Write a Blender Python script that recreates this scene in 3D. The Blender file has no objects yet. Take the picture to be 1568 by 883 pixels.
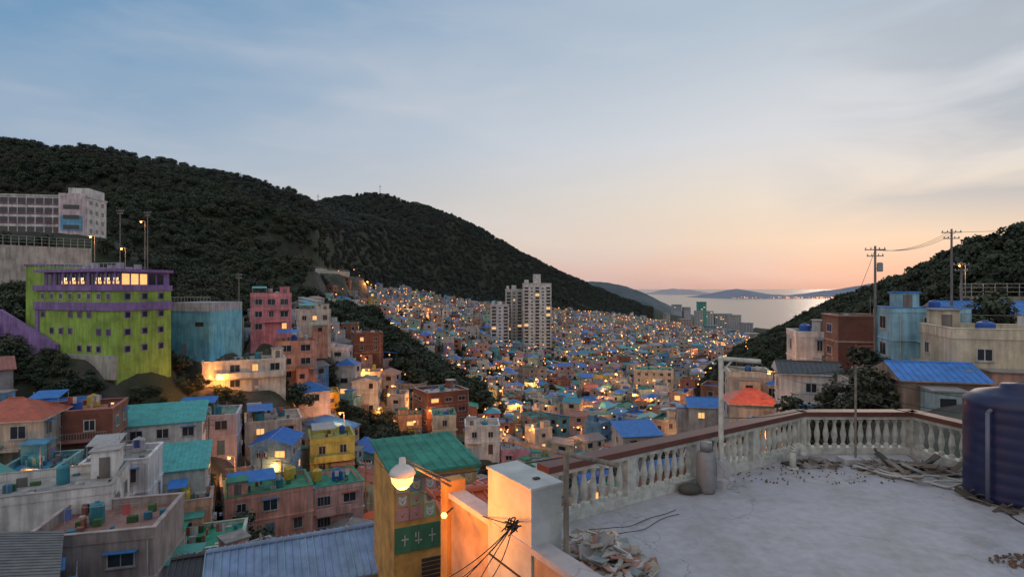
import bpy, math, random
import numpy as np
from mathutils import Vector, Matrix, noise as mnoise
C=bpy.context
scene=C.scene
R=random.Random(7)
F=871.0            # focal length in image pixels, for placing things by image coordinates and depth
def pos(b,d): return ((b-784)/F*d, d)  # ground position from image pixel column b at chosen depth d
def elev(e,d): return -(e-443)/F*d  # height from image pixel row e at chosen depth d
def s2l(c): return tuple(((v/255)/12.92 if v/255<=0.04045 else ((v/255+0.055)/1.055)**2.4) for v in c)

# ------------------------------------------------------------------ materials
def new_mat(name):
    m=bpy.data.materials.new(name); m.use_nodes=True
    nt=m.node_tree; nt.nodes.clear()
    o=nt.nodes.new('ShaderNodeOutputMaterial'); b=nt.nodes.new('ShaderNodeBsdfPrincipled')
    nt.links.new(b.outputs[0],o.inputs[0])
    return m,nt,b
def nz(nt,scale,detail=4,vec=None,sc=(1,1,1),rough=0.6):
    g=nt.nodes.new('ShaderNodeNewGeometry')
    mp=nt.nodes.new('ShaderNodeMapping'); mp.inputs['Scale'].default_value=sc
    nt.links.new(g.outputs['Position'],mp.inputs['Vector'])
    n=nt.nodes.new('ShaderNodeTexNoise'); n.inputs['Scale'].default_value=scale; n.inputs['Detail'].default_value=detail
    n.inputs['Roughness'].default_value=rough
    nt.links.new(mp.outputs[0],n.inputs['Vector'])
    return n.outputs['Fac']
def mrange(nt,v,a,b,c,d):
    m=nt.nodes.new('ShaderNodeMapRange'); m.inputs[1].default_value=a;m.inputs[2].default_value=b
    m.inputs[3].default_value=c;m.inputs[4].default_value=d
    nt.links.new(v,m.inputs[0]); return m.outputs[0]
def mixc(nt,mode,f,a,b):
    m=nt.nodes.new('ShaderNodeMixRGB'); m.blend_type=mode
    for i,v in ((0,f),(1,a),(2,b)):
        if hasattr(v,'links') or hasattr(v,'is_output'): nt.links.new(v,m.inputs[i])
        elif i==0: m.inputs[0].default_value=v
        else: m.inputs[i].default_value=(*v[:3],1)
    return m.outputs[0]
def bump(nt,b,h,strength,dist):
    n=nt.nodes.new('ShaderNodeBump'); n.inputs['Strength'].default_value=strength; n.inputs['Distance'].default_value=dist
    nt.links.new(h,n.inputs['Height']); nt.links.new(n.outputs[0],b.inputs['Normal'])
def attr_mat(name,rough=0.85,dirt=(0.62,1.05),streak=(0.66,1.03),nscale=0.5,bmp=0.0,metal=0.0):
    m,nt,b=new_mat(name)
    a=nt.nodes.new('ShaderNodeAttribute'); a.attribute_name='Col'
    d=mrange(nt,nz(nt,nscale,6),0.3,0.6,dirt[0],dirt[1])
    s=mrange(nt,nz(nt,1.0,5,sc=(2.2,2.2,0.22)),0.35,0.6,streak[0],streak[1])
    c=mixc(nt,'MULTIPLY',1.0,a.outputs['Color'],d); c=mixc(nt,'MULTIPLY',1.0,c,s)
    nt.links.new(c,b.inputs['Base Color']); b.inputs['Roughness'].default_value=rough; b.inputs['Metallic'].default_value=metal
    if bmp: bump(nt,b,nz(nt,12,5),bmp,0.02)
    return m
def plain(name,col,rough=0.6,metal=0.0,var=(0.75,1.1),sc=2.0,emit=None,es=0):
    m,nt,b=new_mat(name)
    c=mixc(nt,'MULTIPLY',1.0,col,mrange(nt,nz(nt,sc,5),0.3,0.65,var[0],var[1]))
    nt.links.new(c,b.inputs['Base Color']); b.inputs['Roughness'].default_value=rough; b.inputs['Metallic'].default_value=metal
    if emit: b.inputs['Emission Color'].default_value=(*emit,1); b.inputs['Emission Strength'].default_value=es
    return m
M_WALL=attr_mat('painted_plaster',bmp=0.25)
M_ROOF=attr_mat('roof_coating',0.7,(0.55,1.12),(0.85,1.05),0.7)
M_METAL=attr_mat('painted_metal_roof',0.45,(0.75,1.08),(0.85,1.05),1.2)
M_GLASS=plain('window_glass',(0.03,0.035,0.045),0.12)
M_LIT=plain('lit_window',(0.6,0.4,0.2),0.5,emit=(1.0,0.50,0.15),es=1.1,sc=1.5,var=(.4,1.2))
M_LAMP=plain('lamp_glow',(1,0.7,0.4),0.5,emit=(1.0,0.40,0.08),es=5)
M_LAMPF=plain('distant_lamp_glow',(.6,0.3,0.1),0.5,emit=(1.0,0.34,0.06),es=3.0)
M_LAMPW=plain('white_lamp_glow',(.6,0.5,0.4),0.5,emit=(1.0,0.72,0.42),es=1.7)
M_BRICK,nt,b=new_mat('brick')
bk=nt.nodes.new('ShaderNodeTexBrick'); tc=nt.nodes.new('ShaderNodeTexCoord')
mp=nt.nodes.new('ShaderNodeMapping'); mp.inputs['Rotation'].default_value=(math.radians(90),0,0)
nt.links.new(tc.outputs['Object'],mp.inputs[0]); nt.links.new(mp.outputs[0],bk.inputs['Vector'])
bk.inputs['Color1'].default_value=(0.20,0.07,0.045,1);bk.inputs['Color2'].default_value=(0.15,0.055,0.04,1);bk.inputs['Mortar'].default_value=(0.2,0.15,0.12,1)
bk.inputs['Scale'].default_value=2.0; bk.inputs['Mortar Size'].default_value=0.012
c=mixc(nt,'MULTIPLY',1.0,bk.outputs[0],mrange(nt,nz(nt,.6,5),.3,.65,.65,1.1)); nt.links.new(c,b.inputs['Base Color']); b.inputs['Roughness'].default_value=.9
HM=[M_WALL,M_ROOF,M_METAL,M_GLASS,M_LIT,M_BRICK,M_LAMP,M_LAMPF,M_LAMPW]
WALL,ROOF,METAL,GLASS,LIT,BRICK,LAMP,LAMPF,LAMPW=range(9)

# ------------------------------------------------------------------ mesh builder
class MB:
    def __init__(s): s.v=[];s.f=[];s.m=[];s.c=[];s.T=(0,0,0,1,0)
    def tr(s,x=0,y=0,z=0,a=0): s.T=(x,y,z,math.cos(a),math.sin(a)); return s
    def P(s,p):
        x,y,z,c,n=s.T; return (x+p[0]*c-p[1]*n, y+p[0]*n+p[1]*c, z+p[2])
    def poly(s,pts,m,c):
        i=len(s.v); s.v.extend(s.P(p) for p in pts); s.f.append(tuple(range(i,i+len(pts)))); s.m.append(m); s.c.append(c)
    def hexa(s,p,m,c):
        i=len(s.v); s.v.extend(s.P(q) for q in p)
        for f in ((0,3,2,1),(4,5,6,7),(0,1,5,4),(1,2,6,5),(2,3,7,6),(3,0,4,7)):
            s.f.append(tuple(i+k for k in f)); s.m.append(m); s.c.append(c)
    def box(s,x0,x1,y0,y1,z0,z1,m,c):
        s.hexa([(x0,y0,z0),(x1,y0,z0),(x1,y1,z0),(x0,y1,z0),(x0,y0,z1),(x1,y0,z1),(x1,y1,z1),(x0,y1,z1)],m,c)
    def obox(s,ct,sz,rot,m,c):
        pts=[]
        for dz in (-1,1):
            for dx,dy in ((-1,-1),(1,-1),(1,1),(-1,1)):
                q=rot@Vector((dx*sz[0]/2,dy*sz[1]/2,dz*sz[2]/2)); pts.append((ct[0]+q.x,ct[1]+q.y,ct[2]+q.z))
        s.hexa(pts,m,c)
    def lathe(s,prof,x,y,z,n,m,c,sx=1,sy=1):
        i=len(s.v)
        for r,h in prof:
            for k in range(n):
                a=2*math.pi*k/n; s.v.append(s.P((x+r*sx*math.cos(a),y+r*sy*math.sin(a),z+h)))
        for j in range(len(prof)-1):
            for k in range(n):
                k2=(k+1)%n
                s.f.append((i+j*n+k,i+j*n+k2,i+(j+1)*n+k2,i+(j+1)*n+k)); s.m.append(m); s.c.append(c)
        for j,fl in ((0,1),(len(prof)-1,0)):
            if prof[j][0]>1e-4:
                t=[i+j*n+k for k in range(n)]
                if fl: t.reverse()
                s.f.append(tuple(t)); s.m.append(m); s.c.append(c)
    def tube(s,p0,p1,r,n,m,c,r2=None):
        if r2 is None: r2=r
        a=Vector(p0); b=Vector(p1); d=(b-a).normalized()
        u=d.cross(Vector((0,0,1)) if abs(d.z)<.9 else Vector((1,0,0))).normalized(); w=d.cross(u)
        i=len(s.v)
        for q,rr in ((a,r),(b,r2)):
            for k in range(n):
                t=2*math.pi*k/n; e=q+u*rr*math.cos(t)+w*rr*math.sin(t); s.v.append(s.P(e))
        for k in range(n):
            k2=(k+1)%n; s.f.append((i+k,i+k2,i+n+k2,i+n+k)); s.m.append(m); s.c.append(c)
        s.f.append(tuple(i+n+k for k in range(n))); s.m.append(m); s.c.append(c)
        s.f.append(tuple(i+k for k in reversed(range(n)))); s.m.append(m); s.c.append(c)
    def obj(s,name,mats=None,loc=(0,0,0),rz=0,smooth=False,parent=None):
        me=bpy.data.meshes.new(name); me.from_pydata(s.v,[],s.f)
        for m in (mats or HM): me.materials.append(m)
        me.polygons.foreach_set('material_index',s.m)
        at=me.color_attributes.new('Col','FLOAT_COLOR','CORNER')
        arr=np.ones((len(me.loops),4),dtype=np.float32)
        lens=np.array([len(f) for f in s.f]); cc=np.array([c[:3] for c in s.c],dtype=np.float32)
        arr[:,:3]=np.repeat(cc,lens,axis=0); at.data.foreach_set('color',arr.ravel())
        if smooth: me.polygons.foreach_set('use_smooth',[True]*len(me.polygons))
        me.update()
        o=bpy.data.objects.new(name,me); scene.collection.objects.link(o); o.location=loc; o.rotation_euler=(0,0,rz)
        if parent: o.parent=parent
        return o
def icos(mb,x,y,z,r,m,c,n=6):
    mb.lathe([(0.001,-r),(r*.7,-r*.7),(r,0),(r*.7,r*.7),(0.001,r)],x,y,z,n,m,c)

# ------------------------------------------------------------------ terrain
cols=[-500,0,200,400,600,784,950,1100,1250,1400,1568,2100]
rows=[3,10,25,45,70,100,150,220,320,450,650,900,1300,2000,3000]
T=np.array([
[-8,-12,-16,-18,-14,-4,14,26,34,38,40,40,40,40,40],
[-8,-14,-21,-23,-21,-10,9,20,26,30,30,30,30,20,0],
[-8,-14,-22,-27,-26,-19,1,12,18,22,22,20,20,10,0],
[-8,-14,-24,-30,-33,-29,-16,-2,4,8,10,10,10,0,-20],
[-8,-14,-24,-32,-38,-40,-36,-30,-22,-12,3,10,10,-10,-50],
[-8,-12,-22,-32,-38,-42,-46,-50,-53,-53,-43,-28,-20,-60,-110],
[-7,-9,-20,-30,-37,-42,-47,-51,-54,-58,-57,-49,-55,-100,-120],
[-7,-9,-15,-21,-26,-30,-37,-43,-48,-55,-66,-80,-96,-115,-120],
[-6,-8,-11,-14,-15,-19,-26,-33,-42,-56,-76,-94,-105,-115,-120],
[-6,-8,-9,-9,-9,-9,-10,-14,-26,-54,-80,-100,-110,-115,-120],
[-6,-8,-8,-7,-4,3,6,0,-14,-45,-85,-100,-110,-115,-120],
[-6,-8,-6,-2,4,10,14,8,-8,-40,-85,-100,-110,-115,-120]],float)
U0,U1,NU=-1.5,1.35,360
D0,D1,ND=3.0,3000.0,270
us=np.linspace(U0,U1,NU); ls=np.linspace(math.log(D0),math.log(D1),ND); ds=np.exp(ls)
cu=(np.array(cols)-784)/F; rl=np.log(np.array(rows,float))
tmp=np.array([np.interp(ls,rl,T[i]) for i in range(len(cols))])
Z=np.array([np.interp(us,cu,tmp[:,j]) for j in range(ND)]).T
def blur(A,ax,n):
    k=np.ones(n)/n; p=[(0,0),(0,0)]; p[ax]=(n//2,n//2)
    A2=np.pad(A,p,mode='edge'); return np.apply_along_axis(lambda v:np.convolve(v,k,'valid'),ax,A2)
for _ in range(2): Z=blur(blur(Z,0,17),1,9)
Xg=us[:,None]*ds[None,:]; Yg=np.repeat(ds[None,:],NU,0)
nzv=np.zeros_like(Z)
for i in range(NU):
    for j in range(ND):
        x,y=Xg[i,j],Yg[i,j]
        nzv[i,j]=mnoise.fractal(Vector((x/110,y/110,0.3)),1.0,2.0,5)
Z+=nzv*np.clip(Yg/300,0,1)*2.0
LB=[-300,0,250,300,330,440,470,500,560,600,700,800,900,1000,1100,1150,1180,1250,1330,1400,1480,1568,1800]
LD=[80,80,82,90,140,185,230,380,520,600,720,850,960,1080,1180,1000,420,200,105,76,66,60,60]
lim=np.interp(784+us*F,LB,LD)[:,None]
TH=5.0
ridgeA=[(-400,225,430,.36),(-150,215,440,.36),(0,212,450,.36),(45,212,450,.36),(75,223,455,.36),(150,218,465,.36),(185,230,475,.36),(240,238,490,.36),(270,255,500,.35),(300,275,515,.33),(345,292,545,.31),(400,305,590,.3),(455,314,650,.3),(485,309,740,.34),(520,301,800,.42),(560,291,850,.5),(585,289,870,.54),(605,300,880,.54),(640,305,900,.55),(670,316,930,.55),(700,330,960,.55),(740,352,1000,.52),(790,382,1060,.45),(840,410,1130,.36),(880,432,1180,.28),(920,455,1230,.2),(965,480,1300,.15)]
ridgeB=[(1900,325,100,.9),(1568,344,115,.9),(1500,372,130,.9),(1450,396,150,.8),(1400,422,170,.65),(1330,446,230,.6),(1290,456,270,.6),(1250,482,330,.6),(1190,520,430,.6),(1150,545,520,.6)]
def ridge(rd,amp):
    best=np.full(Z.shape,-1e3)
    P=[(pos(b,d)[0],d,elev(e,d)-TH,k) for b,e,d,k in rd]
    for (x0,y0,z0,k0),(x1,y1,z1,k1) in zip(P[:-1],P[1:]):
        dx,dy=x1-x0,y1-y0; t=np.clip(((Xg-x0)*dx+(Yg-y0)*dy)/(dx*dx+dy*dy),0,1)
        dist=np.hypot(Xg-x0-t*dx,Yg-y0-t*dy)
        h=z0+(z1-z0)*t-(k0+(k1-k0)*t)*dist + nzv*np.clip(dist/120,0,1)*amp
        best=np.maximum(best,h)
    return best
RA=ridge(ridgeA,14); RB=ridge(ridgeB,3)
base=Z.copy()
wA=np.clip((Yg/lim-.99)/.22,0,1); wA=wA*wA*(3-2*wA)
ZA=Z+(np.maximum(Z,RA)-Z)*wA
Z=np.maximum(ZA,RB)
def gridlook(A,x,y):
    u=x/y; fi=(u-U0)/(U1-U0)*(NU-1); fj=(math.log(max(y,D0))-ls[0])/(ls[-1]-ls[0])*(ND-1)
    fi=min(max(fi,0),NU-1.001); fj=min(max(fj,0),ND-1.001); i=int(fi); j=int(fj); a=fi-i; b=fj-j
    return (A[i,j]*(1-a)+A[i+1,j]*a)*(1-b)+(A[i,j+1]*(1-a)+A[i+1,j+1]*a)*b
def gz(x,y): return gridlook(Z,x,y)
FLAT=[]
def flatten(x,y,z,r):
    global Z
    dist=np.hypot(Xg-x,Yg-y); w=np.clip(1.6-dist/r,0,1); w=w*w*(3-2*w)
    Z=Z*(1-w)+z*w; FLAT.append((x,y,r))

# ------------------------------------------------------------------ houses
def facebox(mb,W,D,f,u,z,w,h,t,m,c,off=0.0):
    if f==0: mb.box(u-w/2,u+w/2,-D/2-t,-D/2-off,z,z+h,m,c)
    elif f==2: mb.box(u-w/2,u+w/2,D/2+off,D/2+t,z,z+h,m,c)
    elif f==1: mb.box(W/2+off,W/2+t,u-w/2,u+w/2,z,z+h,m,c)
    else: mb.box(-W/2-t,-W/2-off,u-w/2,u+w/2,z,z+h,m,c)
def facequad(mb,W,D,f,u,z,w,h,t,m,c):
    a,b=u-w/2,u+w/2
    if f==0: p=[(a,-D/2-t,z),(b,-D/2-t,z),(b,-D/2-t,z+h),(a,-D/2-t,z+h)]
    elif f==2: p=[(b,D/2+t,z),(a,D/2+t,z),(a,D/2+t,z+h),(b,D/2+t,z+h)]
    elif f==1: p=[(W/2+t,a,z),(W/2+t,b,z),(W/2+t,b,z+h),(W/2+t,a,z+h)]
    else: p=[(-W/2-t,b,z),(-W/2-t,a,z),(-W/2-t,a,z+h),(-W/2-t,b,z+h)]
    mb.poly(p,m,c)
FRAME=(.50,.50,.49)
def window(mb,W,D,f,u,z,w,h,det,r,lit,fc=FRAME):
    g=LIT if r.random()<lit else GLASS
    if det>=2:
        facebox(mb,W,D,f,u,z,w+.16,h+.16,.07,WALL,fc)
        facequad(mb,W,D,f,u-w*.25-.01,z+.08,w*.5-.05,h,.075,g,(1,1,1))
        facequad(mb,W,D,f,u+w*.25+.01,z+.08,w*.5-.05,h,.078,g,(1,1,1))
        facebox(mb,W,D,f,u,z-.08,w+.3,.07,.14,WALL,tuple(v*.8 for v in fc))
        if r.random()<.25: facebox(mb,W,D,f,u,z+h+.2,w+.5,.06,.5,METAL,r.choice([(.3,.3,.3),(.05,.2,.45),(.3,.12,.08)]))
        if r.random()<.2:
            for k in range(5): facebox(mb,W,D,f,u-w/2+w*k/4,z+.05,.03,h,.16,METAL,(.4,.4,.4),.12)
    elif det==1:
        facequad(mb,W,D,f,u,z,w+.2,h+.2,.05,WALL,fc)
        facequad(mb,W,D,f,u,z+.1,w,h,.07,g,(1,1,1))
    else:
        facequad(mb,W,D,f,u,z,w+.1,h+.1,.08,g,(1,1,1))
TANKC=[(.02,.09,.36),(.02,.09,.36),(.02,.09,.36),(.5,.38,.05),(.4,.4,.42),(.03,.2,.25)]
def house(mb,r,W,D,ns,wall,roofc,det,drop=5,style='flat',sh=2.75,wm=WALL,lit=.05,trim=None,wf=(0,1,2,3),clutter=True,winw=None,annex=True):
    H=ns*sh
    mb.box(-W/2,W/2,-D/2,D/2,-drop,H,wm,wall)
    trim=trim or tuple(min(.8,v*1.1+.03) for v in wall)
    if annex and r.random()<.6:
        aw=r.uniform(1.8,3.6); ad=r.uniform(1.5,2.6); ah=r.choice((2.3,2.6,sh+.3 if ns>1 else 2.4)); s=r.choice((-1,1)); ax=s*r.uniform(.1,.8)*(W/2-aw/2)
        ac=wall if r.random()<.4 else r.choice([(.55,.53,.5),(.36,.35,.33),(.5,.3,.24),(.3,.4,.42),(.2,.2,.2)])
        rc2=r.choice([(.04,.2,.5),(.06,.3,.24),(.28,.27,.26),(.35,.14,.09),(.2,.2,.2)])
        if r.random()<.6:
            mb.box(ax-aw/2,ax+aw/2,-D/2-ad,-D/2-.002,-drop,ah,WALL,ac); mb.box(ax-aw/2-.15,ax+aw/2+.15,-D/2-ad-.2,-D/2-.1,ah,ah+.1,METAL,rc2)
            if det>=1: mb.box(ax-.6,ax+.4,-D/2-ad-.04,-D/2-ad,.9,1.9,GLASS,(1,1,1))
        else:
            mb.box(s*(W/2+.002),s*(W/2+ad),-aw/2,aw/2,-drop,ah,WALL,ac) if s>0 else mb.box(-W/2-ad,-W/2-.002,-aw/2,aw/2,-drop,ah,WALL,ac)
            x0,x1=(W/2+.1,W/2+ad+.2) if s>0 else (-W/2-ad-.2,-W/2-.1)
            mb.box(x0,x1,-aw/2-.15,aw/2+.15,ah,ah+.1,METAL,rc2)
    ww=winw or r.choice((1.0,1.3,1.6,1.9)); wh=r.choice((.9,1.1,1.25)); pitch=ww+r.uniform(.9,1.9)
    for f in wf:
        L=W if f in(0,2) else D
        n=max(1,int((L-.6)/pitch))
        for s in range(ns):
            for i in range(n):
                if r.random()<.18: continue
                u=(i-(n-1)/2)*(L-.4)/n
                if s==0 and f==0 and i==n//2 and det>=1:
                    facebox(mb,W,D,f,u,0.05,1.0,2.1,.05,WALL,r.choice([(.12,.07,.05),(.1,.2,.25),(.3,.3,.3),(.35,.12,.1)])); continue
                window(mb,W,D,f,u,s*sh+.95,ww*(1 if r.random()<.75 else .6),wh,det,r,lit)
    if det>=1:
        for s in range(1,ns):
            e=.09
            mb.box(-W/2-e,W/2+e,-D/2-e,D/2+e,s*sh-.1,s*sh+.08,WALL,trim)
    if det>=2 and ns>1 and r.random()<.6:
        bw=W*r.uniform(.4,.9); bx=r.uniform(-1,1)*(W-bw)/2
        mb.box(bx-bw/2,bx+bw/2,-D/2-1.1,-D/2-.1,sh-.12,sh+.06,WALL,trim)
        if r.random()<.5:
            mb.box(bx-bw/2,bx+bw/2,-D/2-1.16,-D/2-1.04,sh+.07,sh+.95,WALL,wall)
        else:
            k=int(bw/.25)
            for i in range(k+1):
                xx=bx-bw/2+.03+(bw-.06)*i/k; mb.box(xx-.015,xx+.015,-D/2-1.08,-D/2-1.05,sh+.06,sh+.95,METAL,(.3,.3,.3))
            mb.box(bx-bw/2,bx+bw/2,-D/2-1.09,-D/2-1.04,sh+.95,sh+1.0,METAL,(.3,.3,.3))
    if style=='flat':
        p=r.uniform(.3,.9); e=.06; t=.16; pc=wall if r.random()<.6 else trim
        mb.box(-W/2-e,W/2+e,-D/2-e,-D/2+t,H,H+p,wm,pc); mb.box(-W/2-e,W/2+e,D/2-t,D/2+e,H,H+p,wm,pc)
        mb.box(-W/2-e,-W/2+t,-D/2+t,D/2-t,H,H+p,wm,pc); mb.box(W/2-t,W/2+e,-D/2+t,D/2-t,H,H+p,wm,pc)
        mb.poly([(-W/2+t,-D/2+t,H+.02),(W/2-t,-D/2+t,H+.02),(W/2-t,D/2-t,H+.02),(-W/2+t,D/2-t,H+.02)],ROOF,roofc)
        if det>=1:
            g=.05; q=H+p
            cc=roofc if r.random()<.5 else trim
            mb.box(-W/2-e-g,W/2+e+g,-D/2-e-g,-D/2+t+g,q,q+.07,ROOF,cc); mb.box(-W/2-e-g,W/2+e+g,D/2-t-g,D/2+e+g,q,q+.07,ROOF,cc)
            mb.box(-W/2-e-g,-W/2+t+g,-D/2+t+g,D/2-t-g,q,q+.07,ROOF,cc); mb.box(W/2-t-g,W/2+e+g,-D/2+t+g,D/2-t-g,q,q+.07,ROOF,cc)
        if clutter:
            if r.random()<.5:
                hx=r.choice((-1,1))*(W/2-1.4); hy=r.choice((-1,1))*(D/2-1.4); hh=r.uniform(1.9,2.3)
                mb.box(hx-1,hx+1,hy-1,hy+1,H+.03,H+hh,wm,wall); mb.box(hx-1.15,hx+1.15,hy-1.15,hy+1.15,H+hh,H+hh+.14,ROOF,roofc)
                if det>=1: mb.box(hx-.4,hx+.4,hy-1.05,hy-1.0,H+.05,H+1.8,WALL,(.18,.16,.15))
            for _q in range(2 if det>=2 else 1):
                if r.random()>.6: continue
                tx=r.uniform(-.32,.32)*W; ty=r.uniform(-.32,.32)*D; tr=r.uniform(.45,.75); th=r.uniform(.9,1.4)
                n=14 if det>=2 else (8 if det==1 else 5)
                cl=r.choice(TANKC)
                mb.lathe([(tr*.92,0),(tr,.1),(tr,th),(tr*.85,th+.15),(tr*.3,th+.25),(tr*.3,th+.33)] if det>=1 else [(tr,0),(tr,th+.2)],tx,ty,H+.03,n,METAL,cl)
            if det>=1 and r.random()<.35:
                q=r.uniform(1.8,2.2); x0=-W/2+.3; x1=x0+W*r.uniform(.35,.6); y0=-D/2+.4; y1=y0+D*.5
                tcx=r.choice([(.03,.18,.55),(.03,.18,.55),(.07,.35,.3),(.4,.4,.38)])
                mb.hexa([(x0,y0,H+q),(x1,y0,H+q),(x1,y1,H+q+.4),(x0,y1,H+q+.4),(x0,y0,H+q+.05),(x1,y0,H+q+.05),(x1,y1,H+q+.45),(x0,y1,H+q+.45)],METAL,tcx)
                for px_,py_,hh in((x0+.1,y0+.1,q),(x1-.1,y0+.1,q),(x0+.1,y1-.1,q+.4),(x1-.1,y1-.1,q+.4)): mb.tube((px_,py_,H),(px_,py_,H+hh),.04,5,METAL,(.3,.3,.3))
            if det>=1:
                for _ in range(r.randint(6,20) if det>=2 else r.randint(1,3)):
                    bx=r.uniform(-.44,.44)*W; by=r.uniform(-.44,.44)*D; s1=r.uniform(.15,.7); s2=r.uniform(.15,.5)
                    mb.box(bx-s1/2,bx+s1/2,by-s2/2,by+s2/2,H+.03,H+r.uniform(.12,.8),WALL,r.choice([(.3,.12,.08),(.35,.35,.35),(.15,.15,.14),(.05,.2,.3),(.55,.53,.5),(.06,.15,.05),(.05,.12,.04)]))
            if det>=2 and r.random()<.6:
                for sx in (-1,1): mb.tube((sx*W*.3,-D*.2,H),(sx*W*.3,-D*.2,H+2),.03,5,METAL,(.3,.3,.3))
                mb.tube((-W*.3,-D*.2,H+1.9),(W*.3,-D*.2,H+1.9),.015,4,METAL,(.3,.3,.3))
                for i in range(r.randint(0,5)):
                    xx=r.uniform(-.28,.28)*W; mb.box(xx-.25,xx+.25,-D*.2-.02,-D*.2+.02,H+1.1,H+1.88,WALL,r.choice([(.5,.1,.1),(.6,.6,.6),(.1,.15,.4),(.5,.4,.3)]))
            if det>=2 and r.random()<.5:
                ax,ay=r.uniform(-.4,.4)*W,r.uniform(-.4,.4)*D; mb.tube((ax,ay,H),(ax,ay,H+2.6),.02,4,METAL,(.3,.3,.3))
                for k in range(4): mb.tube((ax-.4,ay,H+2.5-k*.15),(ax+.4,ay,H+2.5-k*.15),.01,3,METAL,(.3,.3,.3))
    else:
        e=.35; rh=min(W,D)*(.16 if style=='gable' else .24)+.2; mt=METAL
        x0,x1,y0,y1=-W/2-e,W/2+e,-D/2-e,D/2+e
        ins=0 if style=='gable' else min(W,D)/2*.9
        if style=='shed':
            mb.hexa([(x0,y0,H+.02),(x1,y0,H+.02),(x1,y1,H+rh),(x0,y1,H+rh),(x0,y0,H+.12),(x1,y0,H+.12),(x1,y1,H+rh+.1),(x0,y1,H+rh+.1)],mt,roofc)
            mb.box(-W/2,W/2,D/2-.15,D/2,H,H+rh-.05,wm,wall)
            for sx in (-1,1):
                xx=sx*(W/2-.05); mb.poly([(xx,-D/2,H),(xx,D/2,H),(xx,D/2,H+rh-.1)],wm,wall)
        else:
            mb.box(x0,x1,y0,y1,H,H+.1,WALL,trim)
            A=(x0+ins,0,H+rh+.1);B=(x1-ins,0,H+rh+.1)
            mb.poly([(x0,y0,H+.1),(x1,y0,H+.1),B,A],mt,roofc); mb.poly([(x1,y1,H+.1),(x0,y1,H+.1),A,B],mt,roofc)
            gc=wall if style=='gable' else roofc; gm=wm if style=='gable' else mt
            mb.poly([(x0,y1,H+.1),(x0,y0,H+.1),A],gm,gc); mb.poly([(x1,y0,H+.1),(x1,y1,H+.1),B],gm,gc)
            mb.tube(A,B,.09,5,mt,roofc)
        if det>=2 and style in('gable','shed'):
            k=int((x1-x0)/.45)
            for i in range(1,k):
                xx=x0+(x1-x0)*i/k
                if style=='gable':
                    mb.tube((xx,y0,H+.12),(xx,0,H+rh+.12),.025,4,mt,roofc); mb.tube((xx,y1,H+.12),(xx,0,H+rh+.12),.025,4,mt,roofc)
                else: mb.tube((xx,y0,H+.14),(xx,y1,H+rh+.12),.025,4,mt,roofc)
    if det>=2:
        for _ in range(r.randint(1,3)):
            f=r.choice((0,1)); L=W if f==0 else D; u=r.choice((-1,1))*(L/2-r.uniform(.2,1))
            facebox(mb,W,D,f,u,-1,.09,H+1,.16,METAL,(.4,.4,.4),.1)
        f=r.choice((0,1)); L=W if f==0 else D
        facebox(mb,W,D,f,r.uniform(-.35,.35)*L,.4,.8,.6,.42,WALL,(.55,.55,.53),.12)

PAL=[((.64,.62,.59),7),((.52,.51,.48),4),((.58,.50,.39),3),((.56,.33,.24),2.2),((.60,.39,.34),2.4),((.44,.18,.12),1.4),((.27,.44,.55),1.6),((.16,.42,.43),1.1),((.38,.54,.44),1.2),((.60,.50,.17),1.0),((.40,.35,.50),.9),((.25,.12,.085),1.6),((.32,.31,.30),3),((.11,.30,.54),.8),((.58,.27,.32),.7)]
RPAL=[((.04,.25,.17),4),((.31,.30,.28),4.4),((.19,.18,.17),2.4),((.03,.17,.50),3.6),((.08,.30,.48),2),((.35,.125,.075),1.8),((.06,.33,.30),2),((.39,.19,.13),1.2)]
def pick(r,P):
    t=r.uniform(0,sum(w for _,w in P))
    for c,w in P:
        t-=w
        if t<=0: break
    k=r.uniform(.78,1.1); return tuple(min(.8,v*k*r.uniform(.94,1.06)) for v in c)

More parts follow.
